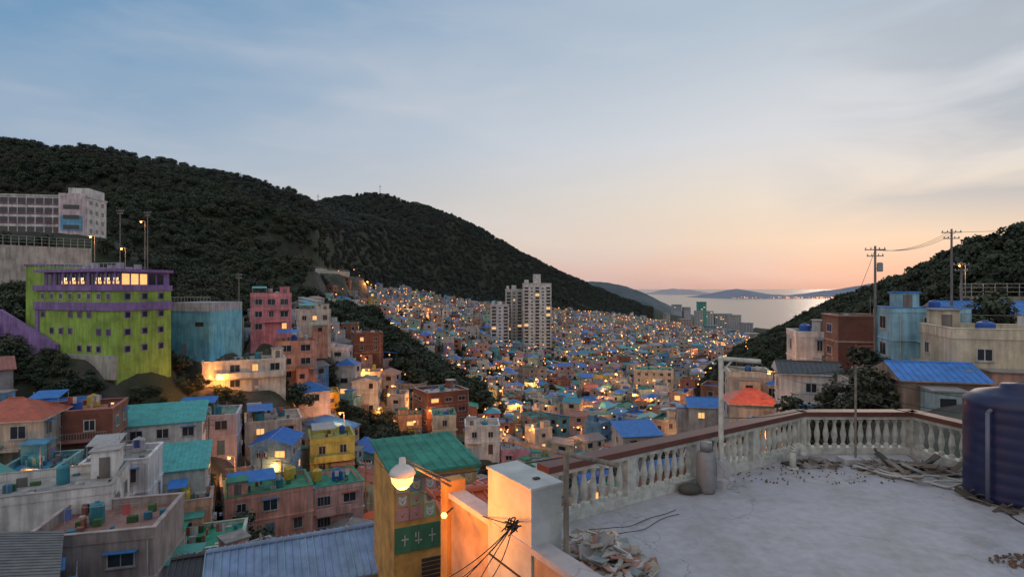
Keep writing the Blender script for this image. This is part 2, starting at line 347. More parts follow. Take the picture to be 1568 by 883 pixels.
G=(.03,.28,.18); BL=(.04,.20,.58); GY=(.34,.33,.31); TQ=(.07,.38,.36); RD=(.42,.10,.05)
HERO=[
('white_house',75,850,47,10,7,2,24,(.68,.68,.66),GY,'flat',WALL,.05),
('white_house',190,785,57,5.5,6,2,20,(.58,.61,.64),GY,'flat',WALL,0),
('brown_house',170,915,43,8,7,2,15,(.34,.29,.27),(.28,.16,.13),'flat',WALL,0),
('brick_house',120,700,68,8.5,7,2,22,(.3,.12,.1),(.44,.17,.12),'flat',BRICK,0),
('white_arcade_house',235,708,76,12,6,2,24,(.68,.68,.66),TQ,'shed',WALL,0),
('beige_house',25,715,62,7,7,2,18,(.54,.46,.37),RD,'hip',WALL,0),
('lavender_house',322,690,86,8,7,2,20,(.49,.46,.54),(.12,.32,.24),'flat',WALL,0),
('beige_house',418,715,96,8.5,8,3,25,(.54,.46,.38),(.3,.27,.24),'flat',WALL,.05),
('pink_house',410,812,73,10,7,2,28,(.64,.33,.26),(.05,.26,.15),'flat',WALL,0),
('pink_house',508,800,78,7,7,2,28,(.60,.37,.33),G,'flat',WALL,0),
('yellow_house',507,720,97,7,7,2,22,(.62,.58,.14),(.42,.43,.12),'flat',WALL,0),
('green_roof_house',312,868,58,7.5,6.5,1,20,(.42,.5,.42),(.02,.28,.16),'flat',WALL,0),
('pink_house',290,808,63,4.5,4,1,25,(.68,.38,.26),(.4,.3,.28),'flat',WALL,.5),
('turquoise_roof_house',262,785,66,7.5,6,2,24,(.52,.57,.55),TQ,'shed',WALL,0),
('brick_apartment',675,680,150,11.5,10,5,30,(.3,.12,.1),(.45,.45,.43),'flat',BRICK,.12),
('yellow_house',486,640,128,9,7,2,22,(.66,.42,.05),(.62,.36,.06),'flat',WALL,.2),
('white_rowhouse',375,597,108,14,6,2,26,(.66,.62,.54),(.3,.3,.28),'flat',WALL,.1),
('salmon_house',452,582,124,8,7,3,24,(.58,.31,.23),(.28,.12,.08),'flat',WALL,0),
('white_house',738,690,127,7.5,7,2,5,(.70,.70,.68),GY,'flat',WALL,.1),
('beige_apartment',1000,604,262,17,12,4,-10,(.62,.55,.42),G,'flat',WALL,.02),
('red_roof_house',1150,645,80,6.5,6,1,-12,(.52,.50,.46),(.58,.11,.05),'hip',WALL,.1),
('green_roof_house',1145,602,88,6,6,1,-14,(.52,.48,.40),G,'flat',WALL,.1),
('cream_apartment',1520,612,50,8.5,8,2,-20,(.58,.52,.39),(.25,.25,.24),'flat',WALL,.15),
('light_blue_house',1408,560,59,6.5,6,2,-18,(.26,.50,.62),BL,'flat',WALL,0),
('brown_rowhouse',1325,556,70,8,6,2,-12,(.36,.28,.23),(.25,.22,.2),'flat',BRICK,.1),
('white_house',1246,578,76,5.5,6,2,-15,(.62,.60,.58),(.33,.3,.28),'flat',WALL,.05),
('tile_roof_house',1235,650,60,5.5,5,2,-18,(.60,.58,.56),(.05,.055,.06),'gable',WALL,.1),
('blue_roof_house',1520,518,66,12,7,1,-16,(.42,.30,.22),BL,'gable',WALL,0),
('brown_house',1420,630,46,5.5,6,1,-15,(.30,.22,.17),BL,'gable',WALL,.1),
('grey_house',1345,640,50,5,5,1,-15,(.38,.36,.36),(.25,.2,.18),'flat',WALL,.1),
('blue_roof_house',1275,634,64,5,5,1,-15,(.5,.48,.45),BL,'hip',WALL,.1),
('blue_roof_house',1085,645,98,7,6,1,-10,(.5,.48,.45),BL,'gable',WALL,.1),
('blue_roof_house',975,685,112,8,6,1,10,(.5,.48,.45),BL,'shed',WALL,.1),
('pink_apartment',415,510,132,8.5,8,3,24,(.68,.25,.28),(.5,.2,.22),'flat',WALL,.15),
('white_house',480,512,150,8,7,2,24,(.64,.61,.54),GY,'flat',WALL,.1),
('brown_house',562,552,185,9,8,3,22,(.26,.16,.12),GY,'flat',BRICK,.1),
('teal_roof_house',560,500,250,9,8,1,22,(.6,.6,.55),TQ,'flat',WALL,.1),
]
hero_specs=[]
for hs in HERO:
    nm,b,e,d,W,D,ns,rot,wc,rc,st,wm,lit=hs
    x,y=pos(b,d); z=elev(e,d); hero_specs.append((x,y,z)); flatten(x,y,z,max(W,D)*.6)
gx,gy=pos(178,88); gz0=elev(552,88); ga=math.radians(-19)
gcx=gx-18.5/2*math.cos(ga)-9.5/2*math.sin(ga); gcy=gy-18.5/2*math.sin(ga)+9.5/2*math.cos(ga)
flatten(gcx,gcy,gz0,10)
cx_,cy_=pos(322,105); cz0=elev(547,105); ca=math.radians(-5)
ccx=cx_-8.2/2*math.cos(ca)-10.3/2*math.sin(ca); ccy=cy_-8.2/2*math.sin(ca)+10.3/2*math.cos(ca)
flatten(ccx,ccy,cz0,7)
sx_,sy_=pos(40,152); flatten(sx_,sy_+4,elev(360,152),22)
tx_,ty_=pos(800,485); flatten(tx_,ty_,elev(538,485),32)
RW=[(pos(b,d),elev(e,d)) for b,e,d in ((430,407,300),(462,410,320),(500,414,345),(535,419,375))]
for (p,z) in RW: flatten(p[0],p[1],z-2.5,12)
for hs,(x,y,z) in zip(HERO,hero_specs):
    nm,b,e,d,W,D,ns,rot,wc,rc,st,wm,lit=hs
    mb=MB(); house(mb,R,W,D,ns,wc,rc,2,6,st,wm=wm,lit=lit)
    mb.obj(nm,loc=(x,y,z),rz=math.radians(rot))

# ---- green and purple building
PU=(.25,.16,.40); GR=(.27,.44,.08)
mb=MB(); W,D=18.5,9.5; zt=elev(414,88)-gz0
mb.box(-W/2,W/2,-D/2,D/2,-4,zt-3.0,WALL,GR)
mb.box(-W/2+.5,W/2-.4,-D/2+1.0,D/2,zt-3.0,zt-.3,WALL,PU)
mb.box(-W/2-.3,W/2+.3,-D/2-.2,D/2+.2,zt-.3,zt+.15,WALL,PU)
mb.box(-W/2-.2,W/2+.2,-D/2-.35,D/2+.1,zt-3.3,zt-2.4,WALL,PU)
mb.box(-W/2-.1,W/2+.25,-D/2-.3,D/2+.1,zt-6.4,zt-5.1,WALL,PU)
for i in range(9):
    u=-W/2+1.6+i*1.95
    mb.box(u-.75,u+.75,-D/2+.93,-D/2+.96,zt-2.3,zt-.6,GLASS,(1,1,1))
    if i in(2,3,4,6,7,8):
        for k in range(3): mb.box(u-.5+k*.4,u-.3+k*.4,-D/2+.90,-D/2+.925,zt-1.6-.2*(k%2),zt-1.2,LAMPW,(1,1,1))
        mb.box(u-.7,u+.7,-D/2+.915,-D/2+.925,zt-2.2,zt-1.75,LIT,(1,1,1))
    mb.box(u+.8,u+1.0,-D/2+.05,-D/2+.2,zt-2.4,zt-.3,WALL,PU)
for i in range(5):
    v=-D/2+1.8+i*1.5; mb.box(W/2-.38,W/2-.35,v-.6,v+.6,zt-2.3,zt-.6,LIT if i<3 else GLASS,(1,1,1))
for zz in (zt-4.7,zt-7.6,zt-10.3,zt-13):
    for i in range(8):
        u=-W/2+1.8+i*2.15
        if (i*3+int(zz*7))%5 in(0,2) and zz<zt-5: continue
        facebox(mb,W,D,0,u,zz,1.0,1.1,.08,WALL,PU if zz<zt-5 else (.5,.5,.5)); facequad(mb,W,D,0,u,zz+.13,.75,.82,.1,GLASS,(1,1,1))
    for i in range(3):
        v=-D/2+1.8+i*2.9; facebox(mb,W,D,1,v,zz,1.0,1.1,.08,WALL,PU); facequad(mb,W,D,1,v,zz+.13,.75,.82,.1,GLASS,(1,1,1))
mb.box(-W/2+.02,-W/2+.9,-D/2-.15,-D/2,0,zt-6.4,WALL,PU)
mb.box(-W/2-5,-W/2-.31,-D/2+1.5,D/2+.6,-3,zt+.9,WALL,GR); mb.box(-W/2-5.2,-W/2-.31,-D/2+1.3,D/2+.8,zt+.9,zt+1.2,WALL,PU)
mb.hexa([(-W/2-8,-D/2-.8,-3),(-W/2+6,-D/2-.8,-3),(-W/2+6,-D/2-.2,-3),(-W/2-8,-D/2-.2,-3),(-W/2-8,-D/2-.8,7.5),(-W/2+6,-D/2-.8,2),(-W/2+6,-D/2-.2,2),(-W/2-8,-D/2-.2,7.5)],WALL,PU)
mb.box(-W/2+6,W/2+.6,-D/2-.9,-D/2-.2,-3,.6,WALL,(.4,.4,.36))
for i in range(22):
    xx=-W/2+i*W/21; mb.tube((xx,-D/2-.1,zt+.15),(xx,-D/2-.1,zt+1.0),.03,4,METAL,(.4,.4,.45))
mb.tube((-W/2,-D/2-.1,zt+1.0),(W/2,-D/2-.1,zt+1.0),.04,4,METAL,(.4,.4,.45))
for i in range(8): mb.box(-W/2+2+i*2,-W/2+2.8+i*2,0,.8,zt+.15,zt+.6+.4*(i%3),WALL,(.4,.38,.45))
mb.obj('green_purple_building',loc=(gcx,gcy,gz0),rz=ga)
# ---- cyan building
mb=MB(); W,D=8.2,10.3; H=elev(478,105)-cz0
mb.box(-W/2,W/2,-D/2,D/2,-4,H,WALL,(.12,.36,.50)); mb.box(-W/2-.1,W/2+.1,-D/2-.1,D/2+.1,H,H+1.6,WALL,(.38,.41,.45))
mb.box(W/2-.2,W/2+.12,-D/2-.12,D/2+.02,-1,H-.02,WALL,(.16,.50,.64))
for i in range(14): mb.tube((-W/2+i*W/13,-D/2,H+1.6),(-W/2+i*W/13,-D/2,H+2.6),.03,4,METAL,(.4,.4,.4))
mb.tube((-W/2,-D/2,H+2.6),(W/2,-D/2,H+2.6),.04,4,METAL,(.4,.4,.4))
mb.box(-1.5,-.4,-D/2-.04,-D/2,0.2,2.3,WALL,(.2,.25,.3)); facebox(mb,W,D,0,2,5.5,1.6,.8,.06,GLASS,(1,1,1))
mb.obj('cyan_building',loc=(ccx,ccy,cz0),rz=ca)
# ---- school
mb=MB(); W,D=36,10; H=10.2; MA=(.22,.12,.17)
mb.box(-W/2,W/2,-D/2,D/2,-5,H,WALL,(.66,.65,.64))
for s in range(4):
    z=s*2.55+.75
    mb.box(-W/2+.3,W/2-6.3,-D/2-.06,-D/2,z-.55,z-.05,WALL,MA)
    for i in range(14):
        u=-W/2+1.6+i*2.1; facequad(mb,W,D,0,u,z,1.8,1.3,.08,GLASS,(1,1,1))
        mb.box(u+.95,u+1.15,-D/2-.12,-D/2,z-.5,z+1.25,WALL,(.66,.65,.64))
    for i in range(3): facequad(mb,W,D,1,-3+i*3,z,1.2,1.1,.06,GLASS,(1,1,1))
mb.box(W/2-6.2,W/2-.1,-D/2-1.2,-D/2-.01,-3,H+.8,WALL,(.66,.57,.60)); mb.box(W/2-5.7,W/2-.5,-D/2-1.3,-D/2-1.2,1,5,WALL,(.15,.42,.64))
for s in range(3): mb.box(W/2-5,W/2-1.2,-D/2-1.36,-D/2-1.3,s*2.7+1.4,s*2.7+2.5,GLASS,(1,1,1))
mb.box(W/2-5,W/2,-D/2+1,D/2-1,H,H+2.6,WALL,(.64,.64,.62)); mb.box(-W/2-.2,W/2+.2,-D/2-.2,D/2+.2,H,H+.4,WALL,(.6,.59,.57))
mb.obj('school_building',loc=(sx_-4,sy_+4,elev(360,152)),rz=math.radians(10))
def wallseg(mb,p,q,z0,z1,t,c,fence=0):
    a=math.atan2(q[1]-p[1],q[0]-p[0]); L=math.hypot(q[0]-p[0],q[1]-p[1])
    mb.tr(p[0],p[1],0,a); mb.box(0,L,-t/2,t/2,z0,z1,WALL,c)
    if fence:
        n=int(L/1.2)
        for i in range(n+1): mb.tube((L*i/n,0,z1),(L*i/n,0,z1+fence),.05,4,METAL,(.35,.36,.36))
        for k in (.35,.7,1): mb.tube((0,0,z1+fence*k),(L,0,z1+fence*k),.035,4,METAL,(.35,.36,.36))
    mb.tr()
for p0,p1,z0,z1,t,c,fn in [(pos(-60,112),pos(140,128),-4,elev(378,120),.5,(.46,.46,.42),2.0),(pos(1470,84),pos(1620,78),-6,elev(455,82),.5,(.30,.31,.26),1.8)]:
    mb=MB(); wallseg(mb,p0,p1,z0,z1,t,c,fn); mb.obj('retaining_wall')
mb=MB()
for (p,z),(q,z2) in zip(RW[:-1],RW[1:]): wallseg(mb,p,q,min(z,z2)-6,(z+z2)/2,.6,(.52,.49,.40),1.0)
mb.obj('road_retaining_wall')
# ---- apartment towers
def tower(name,b0,b1,d,top,core,rot,c):
    x0,_=pos(b0,d);x1,_=pos(b1,d);W=x1-x0;z0=elev(538,d);H=elev(top,d)-z0;D=13
    mb=MB(); mb.box(-W/2,W/2,-D/2,D/2,-6,H,WALL,c)
    n=int(H/2.8); k=max(3,int(W/4))
    for s in range(n):
        z=s*2.8+1
        for i in range(k):
            u=(i-(k-1)/2)*W/k
            if i%2==0: facequad(mb,W,D,0,u,z,W/k*.7,1.5,.08,LIT if R.random()<.05 else GLASS,(1,1,1)); facebox(mb,W,D,0,u,z-.9,W/k*.8,.5,.5,WALL,tuple(v*.85 for v in c),.02)
            else: facequad(mb,W,D,0,u,z,W/k*.35,1.1,.08,LIT if R.random()<.05 else GLASS,(1,1,1))
        for i in range(3):
            facequad(mb,W,D,1,-4+i*4,z,1.6,1.3,.08,GLASS,(1,1,1)); facequad(mb,W,D,3,-4+i*4,z,1.6,1.3,.08,GLASS,(1,1,1))
    for i in (0,k//2,k):
        u=-W/2+W*i/k; mb.box(u-.3,u+.3,-D/2-.6,-D/2-.001,0,H+.5,WALL,(.7,.7,.68))
    mb.box(-W/2-.2,W/2+.2,-D/2-.2,D/2+.2,H,H+1.2,WALL,(.55,.55,.55))
    if core: mb.box(-W*.12,W*.14,-3,3,H+1.2,elev(core,d)-z0,WALL,(.62,.62,.6)); mb.box(-W*.45,-W*.3,-2,2,H+1.2,H+4,WALL,(.6,.6,.6))
    mb.obj(name,loc=((x0+x1)/2,d+D/2,z0),rz=math.radians(rot))
tower('apartment_tower',801,843,475,437,421,4,(.72,.73,.70))
tower('apartment_tower',774,799,490,446,438,4,(.46,.48,.48))
tower('apartment_tower',751,778,470,470,463,4,(.66,.70,.73))

# ------------------------------------------------------------------ scatter village
EX=[(x,y,r*1.0) for x,y,r in FLAT]
FST=[pos(515,262),pos(560,240),pos(600,226),pos(650,208),pos(700,192)]
FS2=[pos(572,640,),pos(572,640)] if False else [(pos(560,133)),(pos(625,124))]
def dseg(x,y,pl):
    m=1e9
    for (x0,y0),(x1,y1) in zip(pl[:-1],pl[1:]):
        dx,dy=x1-x0,y1-y0;t=min(max(((x-x0)*dx+(y-y0)*dy)/(dx*dx+dy*dy),0),1); m=min(m,math.hypot(x-x0-t*dx,y-y0-t*dy))
    return m
grid={}
def free(x,y,md):
    i,j=int(x//12),int(y//12)
    for a in(-1,0,1):
        for b_ in(-1,0,1):
            for (p,q) in grid.get((i+a,j+b_),()):
                if (p-x)**2+(q-y)**2<md*md: return False
    return True
RV=random.Random(21)
mass=[MB() for _ in range(3)]; village=[]
for it in range(150000):
    u=RV.uniform(-1.08,1.06); d=1180*math.sqrt(RV.random()) if it>32000 else 280*math.sqrt(RV.random())
    if d<34: continue
    b=784+u*F
    if d>np.interp(b,LB,LD): continue
    x=u*d
    if b>720 and d<36: continue
    if b>540 and b<760 and d<40: continue
    if b>330 and b<600 and d<36: continue
    if b>1330 and d<64: continue
    if b>1150 and d<50: continue
    md=7.2 if d<300 else 7.7
    if not free(x,y:=d,md): continue
    if any((x-p)**2+(y-q)**2<(r+2.6)**2 for p,q,r in EX): continue
    if dseg(x,y,FST)<15 or dseg(x,y,FS2)<9: continue
    if gridlook(RB-base,x,y)>.5 and d>90: continue
    z=gz(x,y)
    if z<-88.5: continue
    grid.setdefault((int(x//12),int(y//12)),[]).append((x,y))
    e=9; gxx=gz(x+e,y)-gz(x-e,y); gyy=gz(x,y+e)-gz(x,y-e); L=math.hypot(gxx,gyy)
    if L>.8: th=math.atan2(-gxx,gyy)
    else: th=round(mnoise.noise(Vector((x/120,y/120,0)))*6)/6*1.2
    th+=RV.gauss(0,.14)
    W=RV.uniform(4.8,8.4);D=RV.uniform(4.6,6.8); ns=RV.choices((1,2,3,4),(4.2,5,1.0,.15 if d>120 else 0))[0]
    if d<60: ns=min(ns,2)
    if b>760 and d<75: ns=1
    st=RV.choices(('flat','gable','shed','hip'),(6.0,1.5,1.5,1.0))[0]
    wc=pick(RV,PAL); rc=pick(RV,RPAL)
    wm=WALL
    if st!='flat' and RV.random()<.6: rc=pick(RV,[((.03,.17,.54),4),((.06,.32,.42),2),((.38,.12,.07),1.3),((.15,.15,.15),1)])
    det=2 if d<135 else (1 if d<330 else 0)
    if d<230:
        mb=MB(); house(mb,RV,W,D,ns,wc,rc,det,5,st,wm=wm,lit=.08)
        village.append(mb.obj('village_house',loc=(x,y,z),rz=th))
    else:
        mb=mass[0 if d<450 else (1 if d<750 else 2)]; mb.tr(x,y,z,th); house(mb,RV,W,D,ns,wc,rc,det,6,st,wm=wm,lit=.09 if d<450 else .14)
nh=sum(len(v) for v in grid.values())
for mb in mass:
    mb.tr(); mb.obj('distant_village_houses')
print('houses near',len(village),'all',nh)
mb=MB(); RP=random.Random(5)
for (b0,b1,top,bot,d,c) in [(1065,1090,478,503,1180,(.5,.53,.5)),(1092,1118,482,503,1190,(.42,.46,.46)),(1068,1080,464,478,1180,(.1,.4,.34)),(1110,1132,484,506,1190,(.5,.5,.5)),(1030,1042,468,478,1500,(.4,.45,.5)),(1046,1056,472,478,1500,(.45,.45,.48)),(1135,1150,496,512,1120,(.4,.42,.46)),(1000,1022,492,510,1020,(.5,.47,.43)),(1080,1100,500,516,1050,(.25,.36,.4)),(1140,1160,512,524,980,(.45,.45,.4)),(1018,1023,482,505,1100,(.5,.48,.44)),(975,995,494,512,980,(.55,.5,.45)),(1040,1058,490,508,1080,(.45,.4,.36))]:
    x0,_=pos(b0,d);x1,_=pos(b1,d); z0=elev(bot,d);z1=elev(top,d)
    mb.tr((x0+x1)/2,d,0,RP.uniform(-.15,.15)); W=x1-x0; mb.box(-W/2,W/2,-10,10,-95,z1,WALL,c); mb.box(-W/2-.5,W/2+.5,-10.5,10.5,z1,z1+1,ROOF,tuple(v*.7 for v in c))
    n=int((z1-z0)/4); kk=max(2,int(W/5))
    for s in range(n):
        for i in range(kk):
            a0=-W/2+1+(W-2)*i/kk; a1=a0+(W-2)/kk*.65; mb.poly([(a0,-10.1,z1-3-s*4),(a1,-10.1,z1-3-s*4),(a1,-10.1,z1-1.7-s*4),(a0,-10.1,z1-1.7-s*4)],LIT if RP.random()<.08 else GLASS,(1,1,1))
mb.tr(); mb.obj('harbour_buildings')

# ------------------------------------------------------------------ terrain mesh
me=bpy.data.meshes.new('terrain')
V=np.stack([Xg,Yg,Z],-1).reshape(-1,3)
idx=np.arange(NU*ND).reshape(NU,ND)
Q=np.stack([idx[:-1,:-1],idx[1:,:-1],idx[1:,1:],idx[:-1,1:]],-1).reshape(-1,4)
me.from_pydata(V.tolist(),[],Q.tolist())
at=me.color_attributes.new('Col','FLOAT_COLOR','POINT'); cc=np.ones((NU*ND,4),np.float32)
fz=np.clip((Yg-lim)/15,0,1); fz=np.maximum(fz,((RB>base)&(Yg>90)).astype(float))
cc[:,0]=(.11*(1-fz)+.026*fz).ravel(); cc[:,1]=(.10*(1-fz)+.034*fz).ravel(); cc[:,2]=(.09*(1-fz)+.020*fz).ravel()
at.data.foreach_set('color',cc.ravel()); me.polygons.foreach_set('use_smooth',[True]*len(me.polygons))
o=bpy.data.objects.new('terrain',me); scene.collection.objects.link(o)
M_T,nt,b=new_mat('hillside_ground'); a=nt.nodes.new('ShaderNodeAttribute'); a.attribute_name='Col'
c=mixc(nt,'MULTIPLY',1.0,a.outputs['Color'],mrange(nt,nz(nt,.25,8),.3,.7,.35,1.3))
c=mixc(nt,'MIX',mrange(nt,nz(nt,.09,5),.46,.56,0,.85),c,(.03,.042,.018)); nt.links.new(c,b.inputs['Base Color']); b.inputs['Roughness'].default_value=.95
bump(nt,b,nz(nt,1.2,6),.6,.4); me.materials.append(M_T)
M_SEA,nt,b=new_mat('sea_water'); b.inputs['Base Color'].default_value=(.05,.06,.08,1); b.inputs['Roughness'].default_value=.24
bump(nt,b,nz(nt,.05,6,sc=(1,2.5,1)),.3,2.0)
mb=MB(); S=60000; mb.poly([(-S,-3000,-90),(S,-3000,-90),(S,S,-90),(-S,S,-90)],0,(1,1,1)); mb.obj('sea',[M_SEA])
def hill(name,prof,d,thick,mat,seed):
    mb=MB(); n=140; bs=np.linspace(prof[0][0],prof[-1][0],n); es=np.interp(bs,[p[0] for p in prof],[p[1] for p in prof])
    ring=[]
    for b_,e in zip(bs,es):
        x,_=pos(b_,d); zt=max(elev(e,d)+mnoise.fractal(Vector((x/(d*.02),seed,0)),1,2,4)*d*.0012,-92)
        col=[]
        for t in (-1,-.7,-.45,-.2,0,.4,1):
            h=-95+(zt+95)*(1-abs(t))**.8; yy=d+t*thick; hh=h+mnoise.noise(Vector((x/90,yy/90,seed)))*(.06*(zt+95))*(1 if abs(t)>0 else 0)
            col.append((x,yy,hh))
        ring.append(col)
    for i in range(n-1):
        for j in range(6): mb.poly([ring[i][j],ring[i+1][j],ring[i+1][j+1],ring[i][j+1]],0,(1,1,1))
    return mb.obj(name,[mat],smooth=True)
hA=plain('hazy_forest_hill',(.08,.11,.125),.95,sc=.02,var=(.7,1.2))  # aerial haze painted into the base colour, lighter and bluer with distance
hB=plain('far_island_haze',(.20,.235,.30),.95,sc=.004,var=(.92,1.05))  # distance haze carried by the pale blue base colour
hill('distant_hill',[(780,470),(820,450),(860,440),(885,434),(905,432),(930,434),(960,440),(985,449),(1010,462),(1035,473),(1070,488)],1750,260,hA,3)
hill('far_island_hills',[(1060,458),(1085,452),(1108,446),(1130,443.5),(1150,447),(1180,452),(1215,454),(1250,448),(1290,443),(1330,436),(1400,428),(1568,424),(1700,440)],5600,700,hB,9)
hill('far_island_hills',[(985,452),(1010,446),(1030,443),(1060,445),(1080,450)],9000,900,plain('very_far_haze',(.38,.36,.38),.95,sc=.002,var=(.95,1.05)),5)  # farthest hills: haze put into the pale base colour

# ------------------------------------------------------------------ trees
def leafmat(name,c1,c2,c3):
    m,nt,b=new_mat(name); oi=nt.nodes.new('ShaderNodeObjectInfo')
    c=mixc(nt,'MIX',oi.outputs['Random'],c1,c2); a=nt.nodes.new('ShaderNodeAttribute'); a.attribute_name='Col'
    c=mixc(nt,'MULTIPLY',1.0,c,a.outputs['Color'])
    c=mixc(nt,'MIX',mrange(nt,nz(nt,.02,4),.5,.62,0,.5),c,c3)
    nt.links.new(c,b.inputs['Base Color']); b.inputs['Roughness'].default_value=.8
    return m
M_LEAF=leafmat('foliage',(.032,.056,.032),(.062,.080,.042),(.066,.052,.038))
M_LEAFF=leafmat('far_foliage_haze_tint',(.048,.074,.064),(.078,.096,.078),(.080,.076,.068))  # lighter, bluer leaf colour imitates aerial haze on the far slopes
M_LEAFD=leafmat('dark_foliage',(.018,.034,.018),(.032,.048,.024),(.024,.034,.018))
M_BARK=plain('bark',(.06,.045,.035),.9)
def tree_mesh(seed,nb,leaf,lm):
    r=random.Random(seed); mb=MB()
    mb.tube((0,0,-.15),(.02,0,.45),.035,6,1,(1,1,1),.02)
    for k in range(nb):
        a=r.uniform(0,6.28); rr=r.uniform(0,.33); z=r.uniform(.36,.86); rr*=(1.15-abs(z-.5)*1.3)
        c=Vector((rr*math.cos(a),rr*math.sin(a),z)); br=r.uniform(.12,.21); shade=r.uniform(.6,1.35)
        mb.tube((.01,0,.35),c,.014,4,1,(1,1,1),.005)
        for i in range(leaf):
            v=Vector((r.gauss(0,1),r.gauss(0,1),r.gauss(0,1))).normalized(); p=c+v*br*r.uniform(.55,1.1); p.z=c.z+(p.z-c.z)*.8
            s=r.uniform(.022,.05); t=Vector((r.gauss(0,1),r.gauss(0,1),r.gauss(0,.6))).normalized(); w=t.cross(v+Vector((.1,.2,.3))).normalized()
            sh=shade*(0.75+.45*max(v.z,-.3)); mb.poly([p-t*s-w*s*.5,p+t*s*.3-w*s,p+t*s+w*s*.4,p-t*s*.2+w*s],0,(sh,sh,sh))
    return mb.obj('tree',[lm,M_BARK])
def instancer(name,pts,tr):
    mb=MB()
    for (x,y,z,s,a) in pts:
        h=s/2; q=[]
        for k in range(4): t=a+math.pi/4+k*math.pi/2; q.append((x+h*1.4142*math.cos(t),y+h*1.4142*math.sin(t),z))
        mb.poly(q,0,(1,1,1))
    o=mb.obj(name,[M_BARK]); o.instance_type='FACES'; o.use_instance_faces_scale=True; o.instance_faces_scale=1.0
    o.show_instancer_for_render=False; o.show_instancer_for_viewport=False; tr.parent=o
    return o
RT=random.Random(11)
hillpts=[[],[],[],[],[]]
n=0
for it in range(95000):
    u=RT.uniform(-1.15,.45); d=1320*math.sqrt(RT.random()); b=784+u*F
    if d<88 or d<np.interp(b,LB,LD)+6: continue
    if b>1000: continue
    x=u*d; y=d
    if gridlook(RA-base,x,y)<-25 and d>420: continue
    h0=gz(x,y); h1=gz(x*1.06,y*1.06)
    if d>430 and (h1/(d*1.06))<(h0/d)-.015: continue
    if any((x-p)**2+(y-q)**2<(r+2)**2 for p,q,r in FLAT): continue
    if d<300 and RT.random()<.2: continue
    hillpts[RT.randrange(3) if d<430 else 3+RT.randrange(2)].append((x,y,h0-.3,RT.uniform(4.6,8.4)*(.85+.5*max(0,mnoise.noise(Vector((x/40,y/40,1))))),RT.uniform(0,6.28))); n+=1
for it in range(900):
    b=RT.uniform(-100,470); d=RT.uniform(80,190); x,y=pos(b,d)
    if d>np.interp(b,LB,LD)+60 : continue
    if any((x-p)**2+(y-q)**2<(r+1.0)**2 for p,q,r in FLAT) : continue
    if not free(x,y,5.5): continue
    s=RT.uniform(2,4.5) if d<92 else RT.uniform(4,7)
    hillpts[RT.randrange(3)].append((x,y,gz(x,y)-.3,s,RT.uniform(0,6.28)))
HX=[(x,y) for x,y,z in hero_specs]
def inrect(x,y,cx,cy,a,W,D,m):
    dx,dy=x-cx,y-cy; lx=dx*math.cos(a)+dy*math.sin(a); ly=-dx*math.sin(a)+dy*math.cos(a); return abs(lx)<W/2+m and abs(ly)<D/2+m
for it in range(1100):
    b=RT.uniform(-80,370); d=RT.uniform(72,104); x,y=pos(b,d)
    if inrect(x,y,gcx,gcy,ga,19,10,1.6) or inrect(x,y,ccx,ccy,ca,8.2,10.3,1.5): continue
    if inrect(x,y,gcx-12,gcy+4,ga,8,9,1.6): continue
    if any((x-p)**2+(y-q)**2<36 for p,q in HX) or not free(x,y,5): continue
    hillpts[RT.randrange(3)].append((x,y,gz(x,y)-.5,RT.uniform(1.2,3.2),RT.uniform(0,6.28)))
print('trees',n)
for k in range(5):
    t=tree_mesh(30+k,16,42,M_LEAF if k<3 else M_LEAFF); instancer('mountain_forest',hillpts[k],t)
dk=[[],[]]
for i in range(len(FST)-1):
    for _ in range(70):
        t=RT.random(); x=FST[i][0]+(FST[i+1][0]-FST[i][0])*t+RT.uniform(-12,12); y=FST[i][1]+(FST[i+1][1]-FST[i][1])*t+RT.uniform(-12,12)
        dk[RT.randrange(2)].append((x,y,gz(x,y)-.3,RT.uniform(8,13),RT.uniform(0,6.28)))
for _ in range(45):
    t=RT.random(); x=FS2[0][0]+(FS2[1][0]-FS2[0][0])*t+RT.uniform(-6,6); y=FS2[0][1]+(FS2[1][1]-FS2[0][1])*t+RT.uniform(-6,6)
    dk[RT.randrange(2)].append((x,y,gz(x,y)-.3,RT.uniform(3.5,6.5),RT.uniform(0,6.28)))
for it in range(20000):
    b=RT.uniform(1120,1800); d=560*math.sqrt(RT.random()); x,y=pos(b,d)
    if d<74 or (d<88 and b<1400): continue
    if gridlook(RB-base,x,y)<0 and not (b>1370 and d<125): continue
    if any((x-p)**2+(y-q)**2<(r+2)**2 for p,q,r in FLAT) or not free(x,y,5): continue
    dk[RT.randrange(2)].append((x,y,gz(x,y)-.3,RT.uniform(4.5,8.5) if d>100 else RT.uniform(2.5,5),RT.uniform(0,6.28)))
for k in range(2):
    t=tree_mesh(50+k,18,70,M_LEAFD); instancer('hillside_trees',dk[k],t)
sh=[]
for it in range(4500):
    b=RT.uniform(-50,1600); d=RT.uniform(45,480); x,y=pos(b,d)
    if d>np.interp(b,LB,LD) or not free(x,y,4.3): continue
    if any((x-p)**2+(y-q)**2<(r+.5)**2 for p,q,r in FLAT): continue
    sh.append((x,y,gz(x,y)-.3,RT.uniform(2.4,6),RT.uniform(0,6.28)))
t=tree_mesh(77,14,60,M_LEAF); instancer('garden_trees',sh,t)

